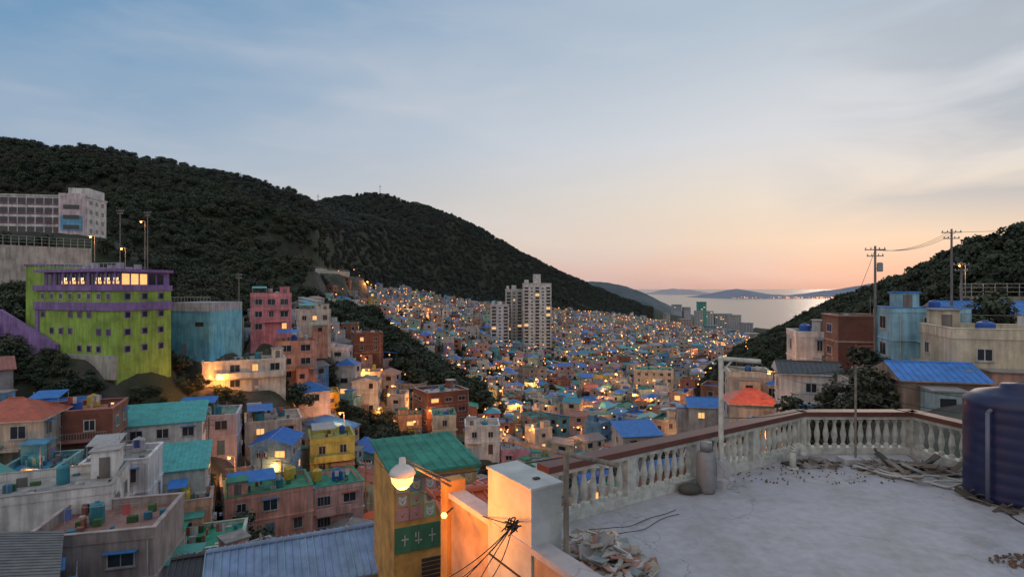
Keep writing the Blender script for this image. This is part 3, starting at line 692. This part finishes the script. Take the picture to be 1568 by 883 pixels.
# ------------------------------------------------------------------ lamps / poles
LP=[(182,622,72,400),(145,366,112,400),(222,343,118,400),(192,384,116,300),(430,612,115,500),(345,578,102,900),(527,622,112,900),(498,606,124,700),(458,655,100,300),(546,722,84,700),(600,600,140,400),(663,617,142,500),(765,577,258,900),(640,648,132,400),(930,580,262,1800),(925,600,235,1800),(912,618,215,1500),(945,572,285,1800),(1003,600,240,900),(1187,558,74,500),(1172,664,58,300),(770,600,215,900),(705,560,250,900),(745,640,160,600),(890,650,150,700),(840,612,190,700),(560,560,200,600),(1080,590,190,600),(1050,545,420,2500),(870,540,440,2500),(700,520,380,2500),(620,470,420,2500),(560,440,400,2500),(395,463,128,350),(1478,410,82,150),(7,690,60,300),(1500,610,44,120),(1000,722,24,60),(820,640,150,400)]
RL=random.Random(4)
for _ in range(56):
    b=RL.uniform(440,1140); d=RL.uniform(100,700)
    if d<np.interp(b,LB,LD): LP.append((b,-1,d,500+d*3.5))
for b,d in ((230,66),(120,58),(360,78),(60,52),(300,94),(430,84)): LP.append((b,-1,d,350))
def lampobj(x,y,z,P):
    g=gz(x,y); mb=MB()
    r=.26 if y<200 else .45
    mb.tube((0,0,g-z-.5),(0,0,.4),.07,6,METAL,(.25,.25,.25),.05); mb.tube((0,0,.4),(-.8,0,.45),.04,5,METAL,(.25,.25,.25))
    mb.box(-1.1,-.5,-.12,.12,.36,.46,METAL,(.3,.3,.3)); icos(mb,-.8,0,.2,r*.7,LAMP,(1,1,1),8)
    o=mb.obj('street_lamp',loc=(x,y,z))
    L=bpy.data.lights.new('lamp_light','POINT'); L.energy=P*1.6; L.color=(1,.34,.06); L.shadow_soft_size=.3
    lo=bpy.data.objects.new('lamp_light',L); scene.collection.objects.link(lo); lo.parent=o; lo.location=(-.8,-.7,-.3)
for (b,e,d,P) in LP:
    x,y=pos(b,d); g=gz(x,y); z=g+6 if e<0 else (elev(e,d) if 0<=e<420 else min(max(elev(e,d),g+2.5),g+9)); lampobj(x,y,max(z,g+2),P)
mb=MB()
for _ in range(1700):
    b=RL.uniform(440,1150); d=RL.uniform(140,1150)
    if d>np.interp(b,LB,LD)*1.0: continue
    x,y=pos(b,d); z=gz(x,y)
    if z<-88: continue
    z+=RL.uniform(4,8.5); r=.14+d*.0006*RL.uniform(.4,1.3)
    icos(mb,x,y,z,r,LAMPF if RL.random()<.75 else LAMPW,(1,1,1),5)
mb.obj('distant_street_lights')
mb=MB()
for _ in range(110):
    b=RL.uniform(1120,1340); d=5000+RL.uniform(-60,60); x,_y=pos(b,d); icos(mb,x,d,-84+RL.uniform(0,8),RL.uniform(1.8,3.6),LAMPF,(1,1,1),5)
mb.obj('far_shore_lights')
M_BLACK=plain('black_rubber',(.02,.02,.02),.6)
def cable(name,p,q,sag,r=.012):
    cu_=bpy.data.curves.new(name,'CURVE'); cu_.dimensions='3D'; cu_.bevel_depth=r; sp=cu_.splines.new('POLY'); n=16; sp.points.add(n)
    for i in range(n+1):
        t=i/n; sp.points[i].co=(p[0]+(q[0]-p[0])*t,p[1]+(q[1]-p[1])*t,p[2]+(q[2]-p[2])*t-4*sag*t*(1-t),1)
    cu_.materials.append(M_BLACK); o=bpy.data.objects.new(name,cu_); scene.collection.objects.link(o); return o
def upole(b,etop,d,tr=False):
    x,y=pos(b,d); g=gz(x,y); zt=elev(etop,d)
    if etop>500: zt=min(zt,g+10)
    mb=MB(); H=zt-g+1
    c=(.22,.21,.2)
    mb.tube((0,0,-H),(0,0,0),.17,8,WALL,c,.11)
    for k,w in ((-.4,1.0),(-1.1,.8)):
        mb.box(-w,w,-.05,.05,k-.05,k+.05,METAL,(.2,.2,.2))
        for s in (-.9,-.4,.4,.9): mb.lathe([(.05,0),(.07,.08),(.04,.2)],s*w,0,k+.05,6,WALL,(.5,.5,.5))
    if tr:
        mb.lathe([(.28,0),(.3,.1),(.3,.9),(.2,1.0)],.45,0,-2.8,10,METAL,(.3,.32,.33)); mb.box(.0,.3,-.05,.05,-2.5,-2.4,METAL,(.2,.2,.2))
    mb.obj('utility_pole',loc=(x,y,zt),rz=RL.uniform(-.4,.4)); return (x,y,zt-.4)
P1=upole(1340,378,62,True); P2=upole(1457,352,66); P3=upole(1472,402,70)
P4=upole(184,322,140); P5=upole(226,325,146); P6=upole(366,420,130)
for A,B in ((P1,P2),(P4,P5)):
    for o_ in (-.5,0,.5): cable('overhead_cable',(A[0]+o_,A[1],A[2]),(B[0]+o_,B[1],B[2]),.8,.02)
cable('overhead_cable',P2,(P2[0]+40,P2[1]-10,P2[2]+4),1,.02)
pl=[upole(b,e,d) for b,e,d in [(560,650,90),(640,630,120),(765,600,150),(850,590,170),(320,640,80),(440,600,110),(1050,590,110),(1260,545,62),(925,560,240),(990,590,130),(700,600,170),(60,600,80),(545,520,200),(1130,560,100),(400,680,74),(230,740,60),(1320,560,58),(1200,600,64),(880,600,130)]]
for i in (0,1,2):
    for o_ in (-.5,.5): cable('overhead_cable',(pl[i][0]+o_,pl[i][1],pl[i][2]),(pl[(i+1)][0]+o_,pl[i+1][1],pl[i+1][2]),1.2,.02)
for i,j in ((4,5),(5,0),(6,9),(9,2),(6,13),(11,4),(14,0),(14,15),(15,11),(16,17),(16,7),(17,13),(18,9)): cable('overhead_cable',pl[i],pl[j],1,.022)
cable('overhead_cable',pl[7],P1,1,.02)
for b,e,dd in ((582,289,870),(487,309,745)):
    mb=MB(); x,y=pos(b,dd); z=gz(x,y); mb.tube((0,0,0),(0,0,14),.5,6,METAL,(.3,.3,.3),.2); mb.box(-2,2,-.2,.2,10,10.6,METAL,(.3,.3,.3)); mb.obj('summit_mast',loc=(x,y,z+1))
def car(b,d,c,rz):
    x,y=pos(b,d); z=gz(x,y)+.05; mb=MB()
    prof=[(-2.1,.35),(-2.15,.75),(-1.9,.95),(-1.2,1.0),(-.6,1.42),(.9,1.45),(1.6,1.0),(2.1,.92),(2.15,.35)]
    for s in (-1,1):
        pts=[(p[0],s*.85,p[1]) for p in prof]; mb.poly(pts if s<0 else pts[::-1],METAL,c)
    for p,q in zip(prof,prof[1:]+prof[:1]): mb.poly([(p[0],-.85,p[1]),(p[0],.85,p[1]),(q[0],.85,q[1]),(q[0],-.85,q[1])],METAL,c)
    for s in (-.86,.86): mb.poly([(-1.05,s,1.0),(1.4,s,1.0),(.85,s,1.38),(-.55,s,1.36)],GLASS,(1,1,1))
    mb.poly([(-1.2,-.75,1.02),(-1.2,.75,1.02),(-.66,.7,1.41),(-.66,-.7,1.41)],GLASS,(1,1,1))
    for wx in(-1.35,1.35):
        for s in(-.88,.88): mb.tube((wx,s-.1,.33),(wx,s+.1,.33),.33,12,METAL,(.02,.02,.02))
    mb.obj('parked_car',loc=(x,y,z),rz=rz)
for b,d,c,a in [(186,138,(.5,.5,.5),.3),(160,134,(.5,.42,.1),.3),(655,136,(.6,.6,.6),.2),(675,138,(.6,.6,.6),.3),(595,118,(.3,.05,.05),1.2),(85,128,(.6,.6,.6),.2)]: car(b,d,c,a)

# ------------------------------------------------------------------ roof terrace
FZ=-4.0
M_CONC,nt,b=new_mat('painted_concrete')
n1=nz(nt,.9,8,rough=.7); n2=nz(nt,5,6)
c=mixc(nt,'MIX',mrange(nt,n1,.42,.70,0,1),(.42,.43,.46),(.32,.315,.315))
c=mixc(nt,'MULTIPLY',1.0,c,mrange(nt,n2,.3,.6,.85,1.04))
c=mixc(nt,'MIX',mrange(nt,nz(nt,.35,6,rough=.75),.55,.68,0,.6),c,(.20,.185,.17))
vo=nt.nodes.new('ShaderNodeTexVoronoi'); vo.feature='DISTANCE_TO_EDGE'; vo.inputs['Scale'].default_value=.3; g=nt.nodes.new('ShaderNodeNewGeometry')
nn=nt.nodes.new('ShaderNodeTexNoise'); nn.inputs['Scale'].default_value=2; nt.links.new(g.outputs['Position'],nn.inputs[0])
va=nt.nodes.new('ShaderNodeVectorMath'); va.operation='MULTIPLY_ADD'; nt.links.new(nn.outputs['Color'],va.inputs[0]); va.inputs[1].default_value=(.7,.7,.7); nt.links.new(g.outputs['Position'],va.inputs[2]); nt.links.new(va.outputs[0],vo.inputs['Vector'])
c=mixc(nt,'MIX',mrange(nt,vo.outputs['Distance'],0,.004,.5,0),c,(.12,.11,.1))
nt.links.new(c,b.inputs['Base Color']); b.inputs['Roughness'].default_value=.7; bump(nt,b,n2,.3,.02)
M_RAIL=plain('brown_rail_paint',(.12,.042,.03),.5,sc=4)
M_WHP=plain('white_baluster_paint',(.53,.55,.50),.6,sc=6,var=(.6,1.05))
outer=[(.56,9.6),(7,13.85),(9.75,13.85),(10.15,12.2),(10.6,8),(11.2,0.6)]
near=[(2.6,.6),(.95,6.15),(-.9,8.85)]
mb=MB(); poly=outer+near
mb.poly([(x,y,FZ) for x,y in reversed(poly)],0,(1,1,1))
for (a,b_) in zip(poly,poly[1:]+poly[:1]): mb.poly([(a[0],a[1],FZ),(b_[0],b_[1],FZ),(b_[0],b_[1],-14),(a[0],a[1],-14)],1,(.5,.48,.42))
mb.obj('roof_terrace',[M_CONC,M_WALL])
def balustrade(pts,name):
    mb=MB()
    for (x0,y0),(x1,y1) in zip(pts[:-1],pts[1:]):
        L=math.hypot(x1-x0,y1-y0); a=math.atan2(y1-y0,x1-x0); mb.tr(x0,y0,FZ,a)
        mb.box(0,L,-.13,.13,.004,.16,0,(1,1,1)); mb.box(-.02,L+.02,-.12,.12,.84,.92,0,(1,1,1)); mb.box(-.05,L+.05,-.17,.17,.922,1.03,1,(1,1,1))
        npst=max(1,round(L/2.0))
        for i in range(npst+1):
            xx=L*i/npst; mb.box(xx-.11,xx+.11,-.115,.115,.16,.84,0,(1,1,1))
            if i<npst:
                s=L/npst; k=int((s-.3)/.2)
                for j in range(k):
                    bx=xx+.11+(s-.22)*(j+.5)/k
                    mb.lathe([(.06,.16),(.06,.22),(.035,.26),(.05,.34),(.068,.44),(.06,.52),(.034,.68),(.032,.72),(.055,.77),(.06,.84)],bx,0,0,10,0,(1,1,1))
    mb.tr(); return mb.obj(name,[M_WHP,M_RAIL])
balustrade(outer[:4]+[(10.6,8)],'balustrade')
M_OW=plain('ochre_wall_paint',(.56,.30,.08),.8,sc=1.5,var=(.5,1.1))
mb=MB(); p=(-.86,8.9);q=(.95,6.1); a=math.atan2(q[1]-p[1],q[0]-p[0]); L=math.hypot(q[0]-p[0],q[1]-p[1])+3
mb.tr(p[0],p[1],0,a); mb.box(0,L,-.1,.1,-9,-3.25,0,(1,1,1)); mb.box(-.02,L,-.14,.14,-3.25,-3.17,1,(1,1,1))
mb.box(-.25,-.02,-.16,.16,-9,-3.0,2,(1,1,1)); mb.tr()
mb.obj('terrace_parapet',[plain('stained_plaster',(.48,.34,.22),.85,sc=1.2,var=(.35,1.1)),M_CONC,M_OW])
mb=MB(); mb.box(-.235,.235,-.52,.52,-1.5,-.03,0,(1,1,1)); mb.box(-.255,.255,-.54,.54,-.03,0,0,(1,1,1))
mb.box(.236,.242,-.48,.0,-1.3,-.08,0,(1,1,1)); mb.box(.236,.242,.02,.48,-1.3,-.08,0,(1,1,1)); mb.box(.243,.265,-.05,-.03,-.75,-.6,1,(1,1,1))
mb.box(-.02,.06,-.3,-.24,0,.02,1,(1,1,1)); mb.box(-.242,-.236,-.5,.5,-1.2,-1.17,1,(1,1,1))
mb.obj('utility_cabinet',[plain('cabinet_paint',(.46,.50,.49),.5,sc=2.5,var=(.65,1.05)),M_BLACK],loc=(.15,7.54,-2.45),rz=math.radians(33))
M_WOOD=plain('weathered_wood',(.20,.18,.15),.9,sc=8,var=(.5,1.2))
mb=MB(); x,y=pos(867,7.1); mb.tube((x,y,FZ),(x,y,elev(692,7.1)),.035,8,0,(1,1,1))
a_=(*pos(780,9.5),elev(676,9.5)); b2=(*pos(945,7.0),elev(713,7.0)); mb.tube(a_,b2,.035,8,0,(1,1,1)); 
mb.obj('wooden_prop',[M_WOOD])
mb=MB(); r=.86
prof=[(r*.97,0),(r,.05)]
for i in range(8): prof+= [(r,.12+i*.22),(r*.993,.15+i*.22),(r*.993,.2+i*.22),(r,.23+i*.22)]
prof+=[(r,1.86),(r*.8,1.99),(r*.35,2.08),(r*.33,2.16),(.001,2.2)]
mb.lathe(prof,0,0,0,48,0,(1,1,1)); mb.tube((-.9,-.35,.0),(-.9,-.35,1.7),.035,8,1,(1,1,1)); mb.tube((-.9,-.35,1.7),(-.6,-.2,1.8),.035,8,1,(1,1,1))
mb.obj('water_tank',[plain('blue_polyethylene',(.014,.020,.070),.42,sc=3),plain('grey_pipe',(.12,.13,.2),.5)],loc=(9.72,10.9,FZ),smooth=True)
x,y=pos(1104,11.6); mb=MB(); mb.lathe([(.26,0),(.26,.16),(.2,.2)],0,0,0,14,1,(1,1,1)); mb.box(-.13,.13,-.13,.13,.2,.5,1,(1,1,1))
top=elev(550,11.6)-FZ
mb.tube((0,0,.2),(0,0,top),.05,10,0,(1,1,1)); mb.tube((-.05,0,top),(.8,0,top-.06),.045,10,0,(1,1,1)); mb.tube((0,0,top-.3),(.25,0,top-.02),.02,6,0,(1,1,1))
icos(mb,0,0,top,.06,0,(1,1,1),8)
mb.obj('white_pipe_pole',[M_WHP,M_CONC],loc=(x,y,FZ))
x,y=pos(1081,11.2); mb=MB(); mb.lathe([(.15,0),(.18,.03),(.19,.1),(.19,.68),(.15,.78),(.06,.83),(.06,.86),(.03,.86),(.03,.95)],0,0,0,18,0,(1,1,1)); mb.lathe([(.11,.8),(.12,.98)],0,0,0,14,0,(1,1,1))
mb.obj('gas_cylinder',[plain('grey_steel',(.24,.25,.26),.5,.3,sc=4)],loc=(x,y,FZ),smooth=True)
x,y=pos(1214,12.6); mb=MB()
mb.tube((0,0,0),(0,0,.4),.07,12,0,(1,1,1)); pts=[]
for i in range(9):
    t=math.pi*i/8; pts.append((.11-.11*math.cos(t),0,.4+.11*math.sin(t)))
for p,q in zip(pts[:-1],pts[1:]): mb.tube(p,q,.08,12,0,(1,1,1))
mb.tube(pts[-1],(.22,0,.3),.085,12,0,(1,1,1)); mb.lathe([(.13,0),(.12,.05)],0,0,0,12,0,(1,1,1))
mb.obj('vent_pipe',[M_WHP],loc=(x,y,FZ),smooth=True)
x,y=pos(1056,11.1); mb=MB(); mb.lathe([(.1,0),(.2,.05),(.2,.14),(.1,.2),(.001,.22)],0,0,0,10,0,(1,1,1),1.1,.7); mb.obj('refuse_sack',[plain('dark_sack',(.07,.07,.06),.8)],loc=(x,y,FZ),smooth=True)
x,y=pos(1310,13.0); mb=MB(); mb.box(-.35,.35,-.18,.18,0,.14,1,(1,1,1)); mb.tube((0,0,0),(0,0,elev(560,13)-FZ),.025,6,0,(1,1,1)); mb.obj('antenna_pole',[M_WOOD,M_CONC],loc=(x,y,FZ))
def rubble(name,cx,cy,rx,ry,h,n,pal,seed,szs=(.12,.4),wd=(.06,.18)):
    r=random.Random(seed); mb=MB()
    for _ in range(n):
        a=r.uniform(0,6.28); t=math.sqrt(r.random()); x=cx+rx*t*math.cos(a); y=cy+ry*t*math.sin(a); z=FZ+.02+h*(1-t)*r.random()
        rot=Matrix.Rotation(r.uniform(0,6.28),3,'Z')@Matrix.Rotation(r.gauss(0,.35),3,'X')@Matrix.Rotation(r.gauss(0,.3),3,'Y')
        mb.obox((x,y,z),(r.uniform(*szs),r.uniform(*wd),r.uniform(.008,.03)),rot,0,r.choice(pal))
    mb.obj(name,[M_WALL])
rubble('rubble_pile',1.3,7.95,.68,1.35,.5,620,[(.62,.6,.55),(.5,.45,.36),(.4,.38,.35),(.5,.28,.22),(.25,.3,.3),(.3,.22,.15),(.6,.6,.57)],1,(.08,.32))
rubble('plank_pile',8.6,12.5,1.0,.6,.15,60,[(.2,.16,.12),(.3,.27,.22),(.12,.11,.1),(.4,.38,.34)],2,(.3,1.1))
rubble('scrap_pile',6.9,12.9,.7,.3,.12,50,[(.2,.16,.12),(.15,.14,.12),(.35,.33,.3)],3,(.1,.4))
rubble('scrap_pile',9.0,10.6,.35,.5,.05,25,[(.1,.08,.06),(.15,.14,.12)],8,(.1,.5))
rubble('leaf_litter',7.6,8.3,.6,.25,.02,150,[(.2,.1,.05),(.12,.08,.05)],4,(.02,.05),(.02,.04))
rubble('leaf_litter',6.2,12.2,3.0,.6,.01,150,[(.14,.08,.05),(.10,.07,.05)],6,(.015,.04),(.012,.03))
def hose(name,pts,r,m):
    cu_=bpy.data.curves.new(name,'CURVE'); cu_.dimensions='3D'; cu_.bevel_depth=r; sp=cu_.splines.new('NURBS'); sp.points.add(len(pts)-1)
    for i,p in enumerate(pts): sp.points[i].co=(*p,1)
    sp.use_endpoint_u=True; sp.order_u=4; cu_.materials.append(m); o=bpy.data.objects.new(name,cu_); scene.collection.objects.link(o)
RH=random.Random(3); M_HOSE=plain('grey_hose',(.42,.43,.42),.5)
for k in range(4):
    pts=[]
    for i in range(14):
        t=i/13; pts.append((7.6+1.8*t+RH.uniform(-.15,.15),12.6-1.6*t+.35*math.sin(t*7+k)+RH.uniform(-.08,.08),FZ+.03+.02*k))
    hose('garden_hose',pts,.022,M_HOSE)
hose('floor_cable',[(9.0,10.4,FZ+.01),(8.5,9.7,FZ+.01),(8.9,9.0,FZ+.01),(9.4,8.6,FZ+.01),(10.2,8.2,FZ+.01)],.012,M_BLACK)
for k in range(2):
    pts=[(1.2+i*.25,8.6+.22*i+RH.uniform(-.1,.1)+.2*k,FZ+.02+.5*max(0,.5-i*.15)) for i in range(8)]
    hose('floor_cable',pts,.006,M_BLACK)
RC=random.Random(9)
c0=Vector((*pos(785,6.9),elev(805,6.9)))
for k in range(9):
    pts=[c0+Vector((RC.gauss(0,.06),RC.gauss(0,.05),RC.gauss(0,.05))) for i in range(7)]; hose('cable_bundle',[tuple(p) for p in pts],.008,M_BLACK)
for k in range(5):
    e=Vector((*pos(RC.uniform(680,760),6.5),elev(RC.uniform(860,930),6.5))); hose('hanging_cable',[tuple(c0),tuple((c0+e)/2+Vector((RC.uniform(-.1,.1),0,-.12))),tuple(e)],.006,M_BLACK)
cable('overhead_cable',(c0.x,c0.y,c0.z),(*pos(560,20),elev(690,20)),.3,.008)
cable('overhead_cable',(c0.x,c0.y,c0.z),(*pos(980,25),elev(660,25)),.3,.008)
cable('overhead_cable',(*pos(868,7.1),elev(700,7.1)),(*pos(520,45),elev(700,45)),.8,.010)
tp=(*pos(1104,11.6),elev(560,11.6))
cable('overhead_cable',tp,(*pos(1310,13),elev(565,13)),.15,.008)
for e in (575,600,612): cable('overhead_cable',(*pos(1310,13),elev(e,13)),(*pos(1620,16),elev(e+35,16)),.25,.009)
cable('overhead_cable',(*pos(1310,13),elev(590,13)),(*pos(1180,60),elev(560,60)),.6,.012)
cable('overhead_cable',(*pos(1310,13),elev(600,13)),(*pos(1104,11.6),elev(640,11.6)),.2,.008)
# ---- globe lamp on bracket
x,y=pos(616,8.0); z=elev(728,8.0); mb=MB()
mb.lathe([(.001,-.2),(.08,-.18),(.145,-.1),(.165,0)],0,0,0,24,0,(1,1,1)); 
mb.lathe([(.175,0),(.19,.02),(.16,.08),(.1,.13),(.05,.15),(.045,.24),(.001,.25)],0,0,0,24,1,(1,1,1))
ex,ey=pos(690,8.6); mb.tube((0,0,.2),(ex-x,ey-y,elev(745,8.6)-z),.018,6,2,(1,1,1)); mb.tube((0,0,.24),(ex-x,ey-y,elev(738,8.6)-z),.012,6,2,(1,1,1))
lo=mb.obj('street_lamp',[plain('lamp_globe',(.8,.6,.35),.4,emit=(1,.55,.16),es=1.9,var=(.95,1)),plain('white_enamel',(.6,.6,.58),.35),M_WOOD],loc=(x,y,z),smooth=True)
def plight(name,loc,P,col=(1,.27,.03),r=.1):
    L=bpy.data.lights.new(name,'POINT'); L.energy=P; L.color=col; L.shadow_soft_size=r; o=bpy.data.objects.new(name,L); scene.collection.objects.link(o); o.location=loc; return o
l=plight('lamp_light',(0,0,-.32),110); l.parent=lo
mb=MB(); x,y=pos(680,8.1); icos(mb,0,0,0,.045,0,(1,1,1),10); mb.tube((0,0,0),(.1,.2,.03),.015,6,1,(1,1,1)); o=mb.obj('wall_lamp',[M_LAMP,M_BLACK],loc=(x,y,elev(790,8.1))); l=plight('lamp_light',(.1,-.75,.1),70); l.parent=o
# ---- ochre shop with cartoon tiles
a=math.radians(25); mb=MB(); W,D=3.1,3.4; zt=elev(730,20); H=8
mb.box(0,W,0,D,-H,0,0,(1,1,1)); mb.hexa([(-.15,-.2,0),(W+.15,-.2,0),(W+.15,D+.15,.35),(-.15,D+.15,.35),(-.15,-.2,.1),(W+.15,-.2,.1),(W+.15,D+.15,.45),(-.15,D+.15,.45)],1,(.04,.26,.19))
for i in range(9): mb.tube((i*W/8,-.2,.12),(i*W/8,D+.15,.46),.025,4,1,(.04,.26,.19))
RTi=random.Random(2); tc_=[(.14,.34,.48),(.6,.48,.16),(.55,.28,.30),(.32,.48,.28),(.5,.34,.2),(.22,.18,.36),(.55,.55,.48)]
for rr in range(3):
    for k in range(6):
        x0=.08+k*.5; z0=-.62-rr*.5; mb.box(x0,x0+.44,-.03,0,z0,z0+.44,1,RTi.choice(tc_)); fc=RTi.choice([(.65,.5,.3),(.65,.65,.62),(.35,.2,.12),(.6,.3,.26)])
        def disc(cx,cz,r_,yy,cl,n=12): mb.poly([(cx+r_*math.cos(2*math.pi*t/n),yy,cz+r_*math.sin(2*math.pi*t/n)) for t in range(n)],1,cl)
        disc(x0+.22,z0+.2,.14,-.034,fc); disc(x0+.11,z0+.33,.05,-.037,fc,8); disc(x0+.33,z0+.33,.05,-.037,fc,8)
        disc(x0+.17,z0+.23,.018,-.04,(.02,.02,.02),6); disc(x0+.27,z0+.23,.018,-.04,(.02,.02,.02),6); disc(x0+.22,z0+.16,.03,-.041,(.1,.04,.03),6)
mb.box(.02,3.05,-.06,0,-2.75,-1.85,1,(.06,.20,.11))
for k in range(5):
    mb.box(.25+k*.5,.5+k*.5,-.075,-.06,-2.3-.1*(k%2),-2.25-.1*(k%2),1,(.5,.5,.46)); mb.box(.35+k*.5,.39+k*.5,-.08,-.06,-2.5,-2.12+.04*(k%3),1,(.5,.5,.46)); 
    if k%2: mb.box(.25+k*.5,.29+k*.5,-.078,-.06,-2.25,-2.08,1,(.5,.5,.46))
for i in range(5): mb.box(1.0,3.0,-.05,0,-3.2-i*.16,-3.1-i*.16,1,(.05,.04,.04))
mb.obj('tile_mural_shop',[M_OW,M_WALL],loc=(-4.15,20,zt),rz=a)
def metalroof(name,c,W,D,rise,rz,col,H=4,wall=(.4,.35,.3)):
    mb=MB(); mb.box(-W/2+.3,W/2-.3,-D/2+.3,D/2-.3,-H-6,0,WALL,wall)
    A=[(-W/2,-D/2,.05),(W/2,-D/2,.05),(W/2,0,rise),(-W/2,0,rise)]; B=[(W/2,D/2,.05),(-W/2,D/2,.05),(-W/2,0,rise),(W/2,0,rise)]
    for q in(A,B): mb.hexa([(p[0],p[1],p[2]-.06) for p in q]+q,METAL,col)
    for e in(-1,1): mb.poly([(e*(W/2-.3),-D/2+.3,0),(e*(W/2-.3),D/2-.3,0),(e*(W/2-.3),0,rise-.1)],WALL,wall)
    n=int(W/.28)
    for i in range(n+1):
        x=-W/2+W*i/n
        for s in(-1,1): mb.tube((x,s*D/2,.08),(x,0,rise+.03),.03,5,METAL,tuple(v*R.uniform(.8,1.15) for v in col))
    mb.tube((-W/2,0,rise+.05),(W/2,0,rise+.05),.1,8,METAL,tuple(v*.9 for v in col))
    mb.obj(name,loc=c,rz=rz)
x,y=pos(500,24); metalroof('blue_metal_roof_house',(x,y,elev(850,24)),9,5,.9,math.radians(24),(.20,.31,.48))
x,y=pos(440,31); metalroof('dark_tile_roof_house',(x,y,elev(845,31)),11,3.2,.5,math.radians(22),(.03,.032,.035))
x,y=pos(725,13.5); metalroof('red_roof_shed',(x-.2,y,elev(765,13.5)),1.5,1.6,.15,math.radians(20),(.5,.12,.05))
mb=MB(); mb.box(-2.2,2.2,-4,1.0,-12,-1.6,0,(1,1,1)); mb.obj('viewing_deck',[M_CONC])

# ------------------------------------------------------------------ world
w=bpy.data.worlds.new('World'); scene.world=w; w.use_nodes=True; nt=w.node_tree; nt.nodes.clear()
out=nt.nodes.new('ShaderNodeOutputWorld'); N=nt.nodes.new; Lk=nt.links.new
tc=N('ShaderNodeTexCoord'); sx=N('ShaderNodeSeparateXYZ'); Lk(tc.outputs['Generated'],sx.inputs[0])
cb=N('ShaderNodeCombineXYZ'); Lk(sx.outputs[0],cb.inputs[0]); Lk(sx.outputs[1],cb.inputs[1])
nm=N('ShaderNodeVectorMath'); nm.operation='NORMALIZE'; Lk(cb.outputs[0],nm.inputs[0])
dt=N('ShaderNodeVectorMath'); dt.operation='DOT_PRODUCT'; Lk(nm.outputs[0],dt.inputs[0]); az=math.radians(33); dt.inputs[1].default_value=(math.sin(az),math.cos(az),0)
fr=mrange(nt,dt.outputs['Value'],.22,1,0,1); pw=N('ShaderNodeMath'); pw.operation='POWER'; Lk(fr,pw.inputs[0]); pw.inputs[1].default_value=1.7
def ramp(stops,inp):
    r=N('ShaderNodeValToRGB'); e=r.color_ramp.elements
    while len(e)<len(stops): e.new(.5)
    for k,(p,c) in enumerate(stops): e[k].position=p; e[k].color=(*s2l(c),1)
    Lk(inp,r.inputs[0]); return r.outputs[0]
warm=ramp([(0,(206,162,152)),(.03,(234,184,162)),(.075,(249,214,180)),(.14,(240,224,204)),(.24,(220,222,226)),(.42,(180,196,212)),(1,(125,150,185))],sx.outputs[2])
cool=ramp([(0,(192,174,176)),(.08,(180,183,193)),(.17,(150,174,198)),(.32,(120,159,194)),(.5,(106,149,190)),(1,(102,138,180))],sx.outputs[2])
col=mixc(nt,'MIX',pw.outputs[0],cool,warm)
back_fill=mrange(nt,dt.outputs['Value'],.15,-.55,0,1); col=mixc(nt,'MIX',back_fill,col,(.80,.73,.72))  # sky behind the camera brightened, an added fill for camera-facing facades
mp=N('ShaderNodeMapping'); mp.inputs['Scale'].default_value=(1,1,4.0); mp.inputs['Rotation'].default_value=(.10,-.20,0); Lk(tc.outputs['Generated'],mp.inputs[0])
def wn(scale,det,dist,off=0):
    n=N('ShaderNodeTexNoise'); n.inputs['Scale'].default_value=scale; n.inputs['Detail'].default_value=det; n.inputs['Distortion'].default_value=dist
    m=N('ShaderNodeMapping'); m.inputs['Location'].default_value=(off,off,off); Lk(mp.outputs[0],m.inputs[0]); Lk(m.outputs[0],n.inputs[0]); return n.outputs['Fac']
col=mixc(nt,'MIX',mrange(nt,wn(1.5,7,.3),.42,.72,0,.42),col,s2l((214,216,222)))
col=mixc(nt,'MIX',mrange(nt,wn(4.0,8,.5,9),.5,.75,0,.16),col,s2l((236,226,222)))
d2=N('ShaderNodeVectorMath'); d2.operation='DOT_PRODUCT'; Lk(nm.outputs[0],d2.inputs[0]); a2=math.radians(47); d2.inputs[1].default_value=(math.sin(a2),math.cos(a2),0)
m1=mrange(nt,d2.outputs['Value'],.92,1,0,1); m2=mrange(nt,wn(2.6,8,.5,4),.42,.62,0,.7); mm=N('ShaderNodeMath'); mm.operation='MULTIPLY'; Lk(m1,mm.inputs[0]); Lk(m2,mm.inputs[1])
m3=mrange(nt,sx.outputs[2],.07,.13,0,1); mn=N('ShaderNodeMath'); mn.operation='MULTIPLY'; Lk(mm.outputs[0],mn.inputs[0]); Lk(m3,mn.inputs[1])
col=mixc(nt,'MIX',mn.outputs[0],col,s2l((166,177,190)))
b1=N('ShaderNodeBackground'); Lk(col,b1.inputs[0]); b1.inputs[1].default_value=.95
sky=N('ShaderNodeTexSky'); sky.sky_type='NISHITA'; sky.sun_disc=False; sky.sun_elevation=math.radians(3); sky.sun_rotation=math.radians(33)
b2=N('ShaderNodeBackground'); Lk(sky.outputs[0],b2.inputs[0]); b2.inputs[1].default_value=.005
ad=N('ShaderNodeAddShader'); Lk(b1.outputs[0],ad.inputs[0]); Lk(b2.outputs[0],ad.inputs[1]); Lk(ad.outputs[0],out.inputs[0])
sl=bpy.data.lights.new('sun','SUN'); sl.energy=.25; sl.angle=math.radians(12); sl.color=(1,.78,.6); so=bpy.data.objects.new('sun',sl); scene.collection.objects.link(so)
v=Vector((math.sin(math.radians(33))*math.cos(math.radians(14)),math.cos(math.radians(33))*math.cos(math.radians(14)),math.sin(math.radians(14))))
so.rotation_euler=v.to_track_quat('Z','Y').to_euler()
cd=bpy.data.cameras.new('camera'); cd.lens=20; cd.sensor_width=36; cd.clip_end=100000; cd.clip_start=.05
co=bpy.data.objects.new('camera',cd); scene.collection.objects.link(co); co.rotation_euler=(math.radians(90),0,0); scene.camera=co
scene.view_settings.view_transform='Standard'; scene.view_settings.look='None'; scene.view_settings.exposure=0
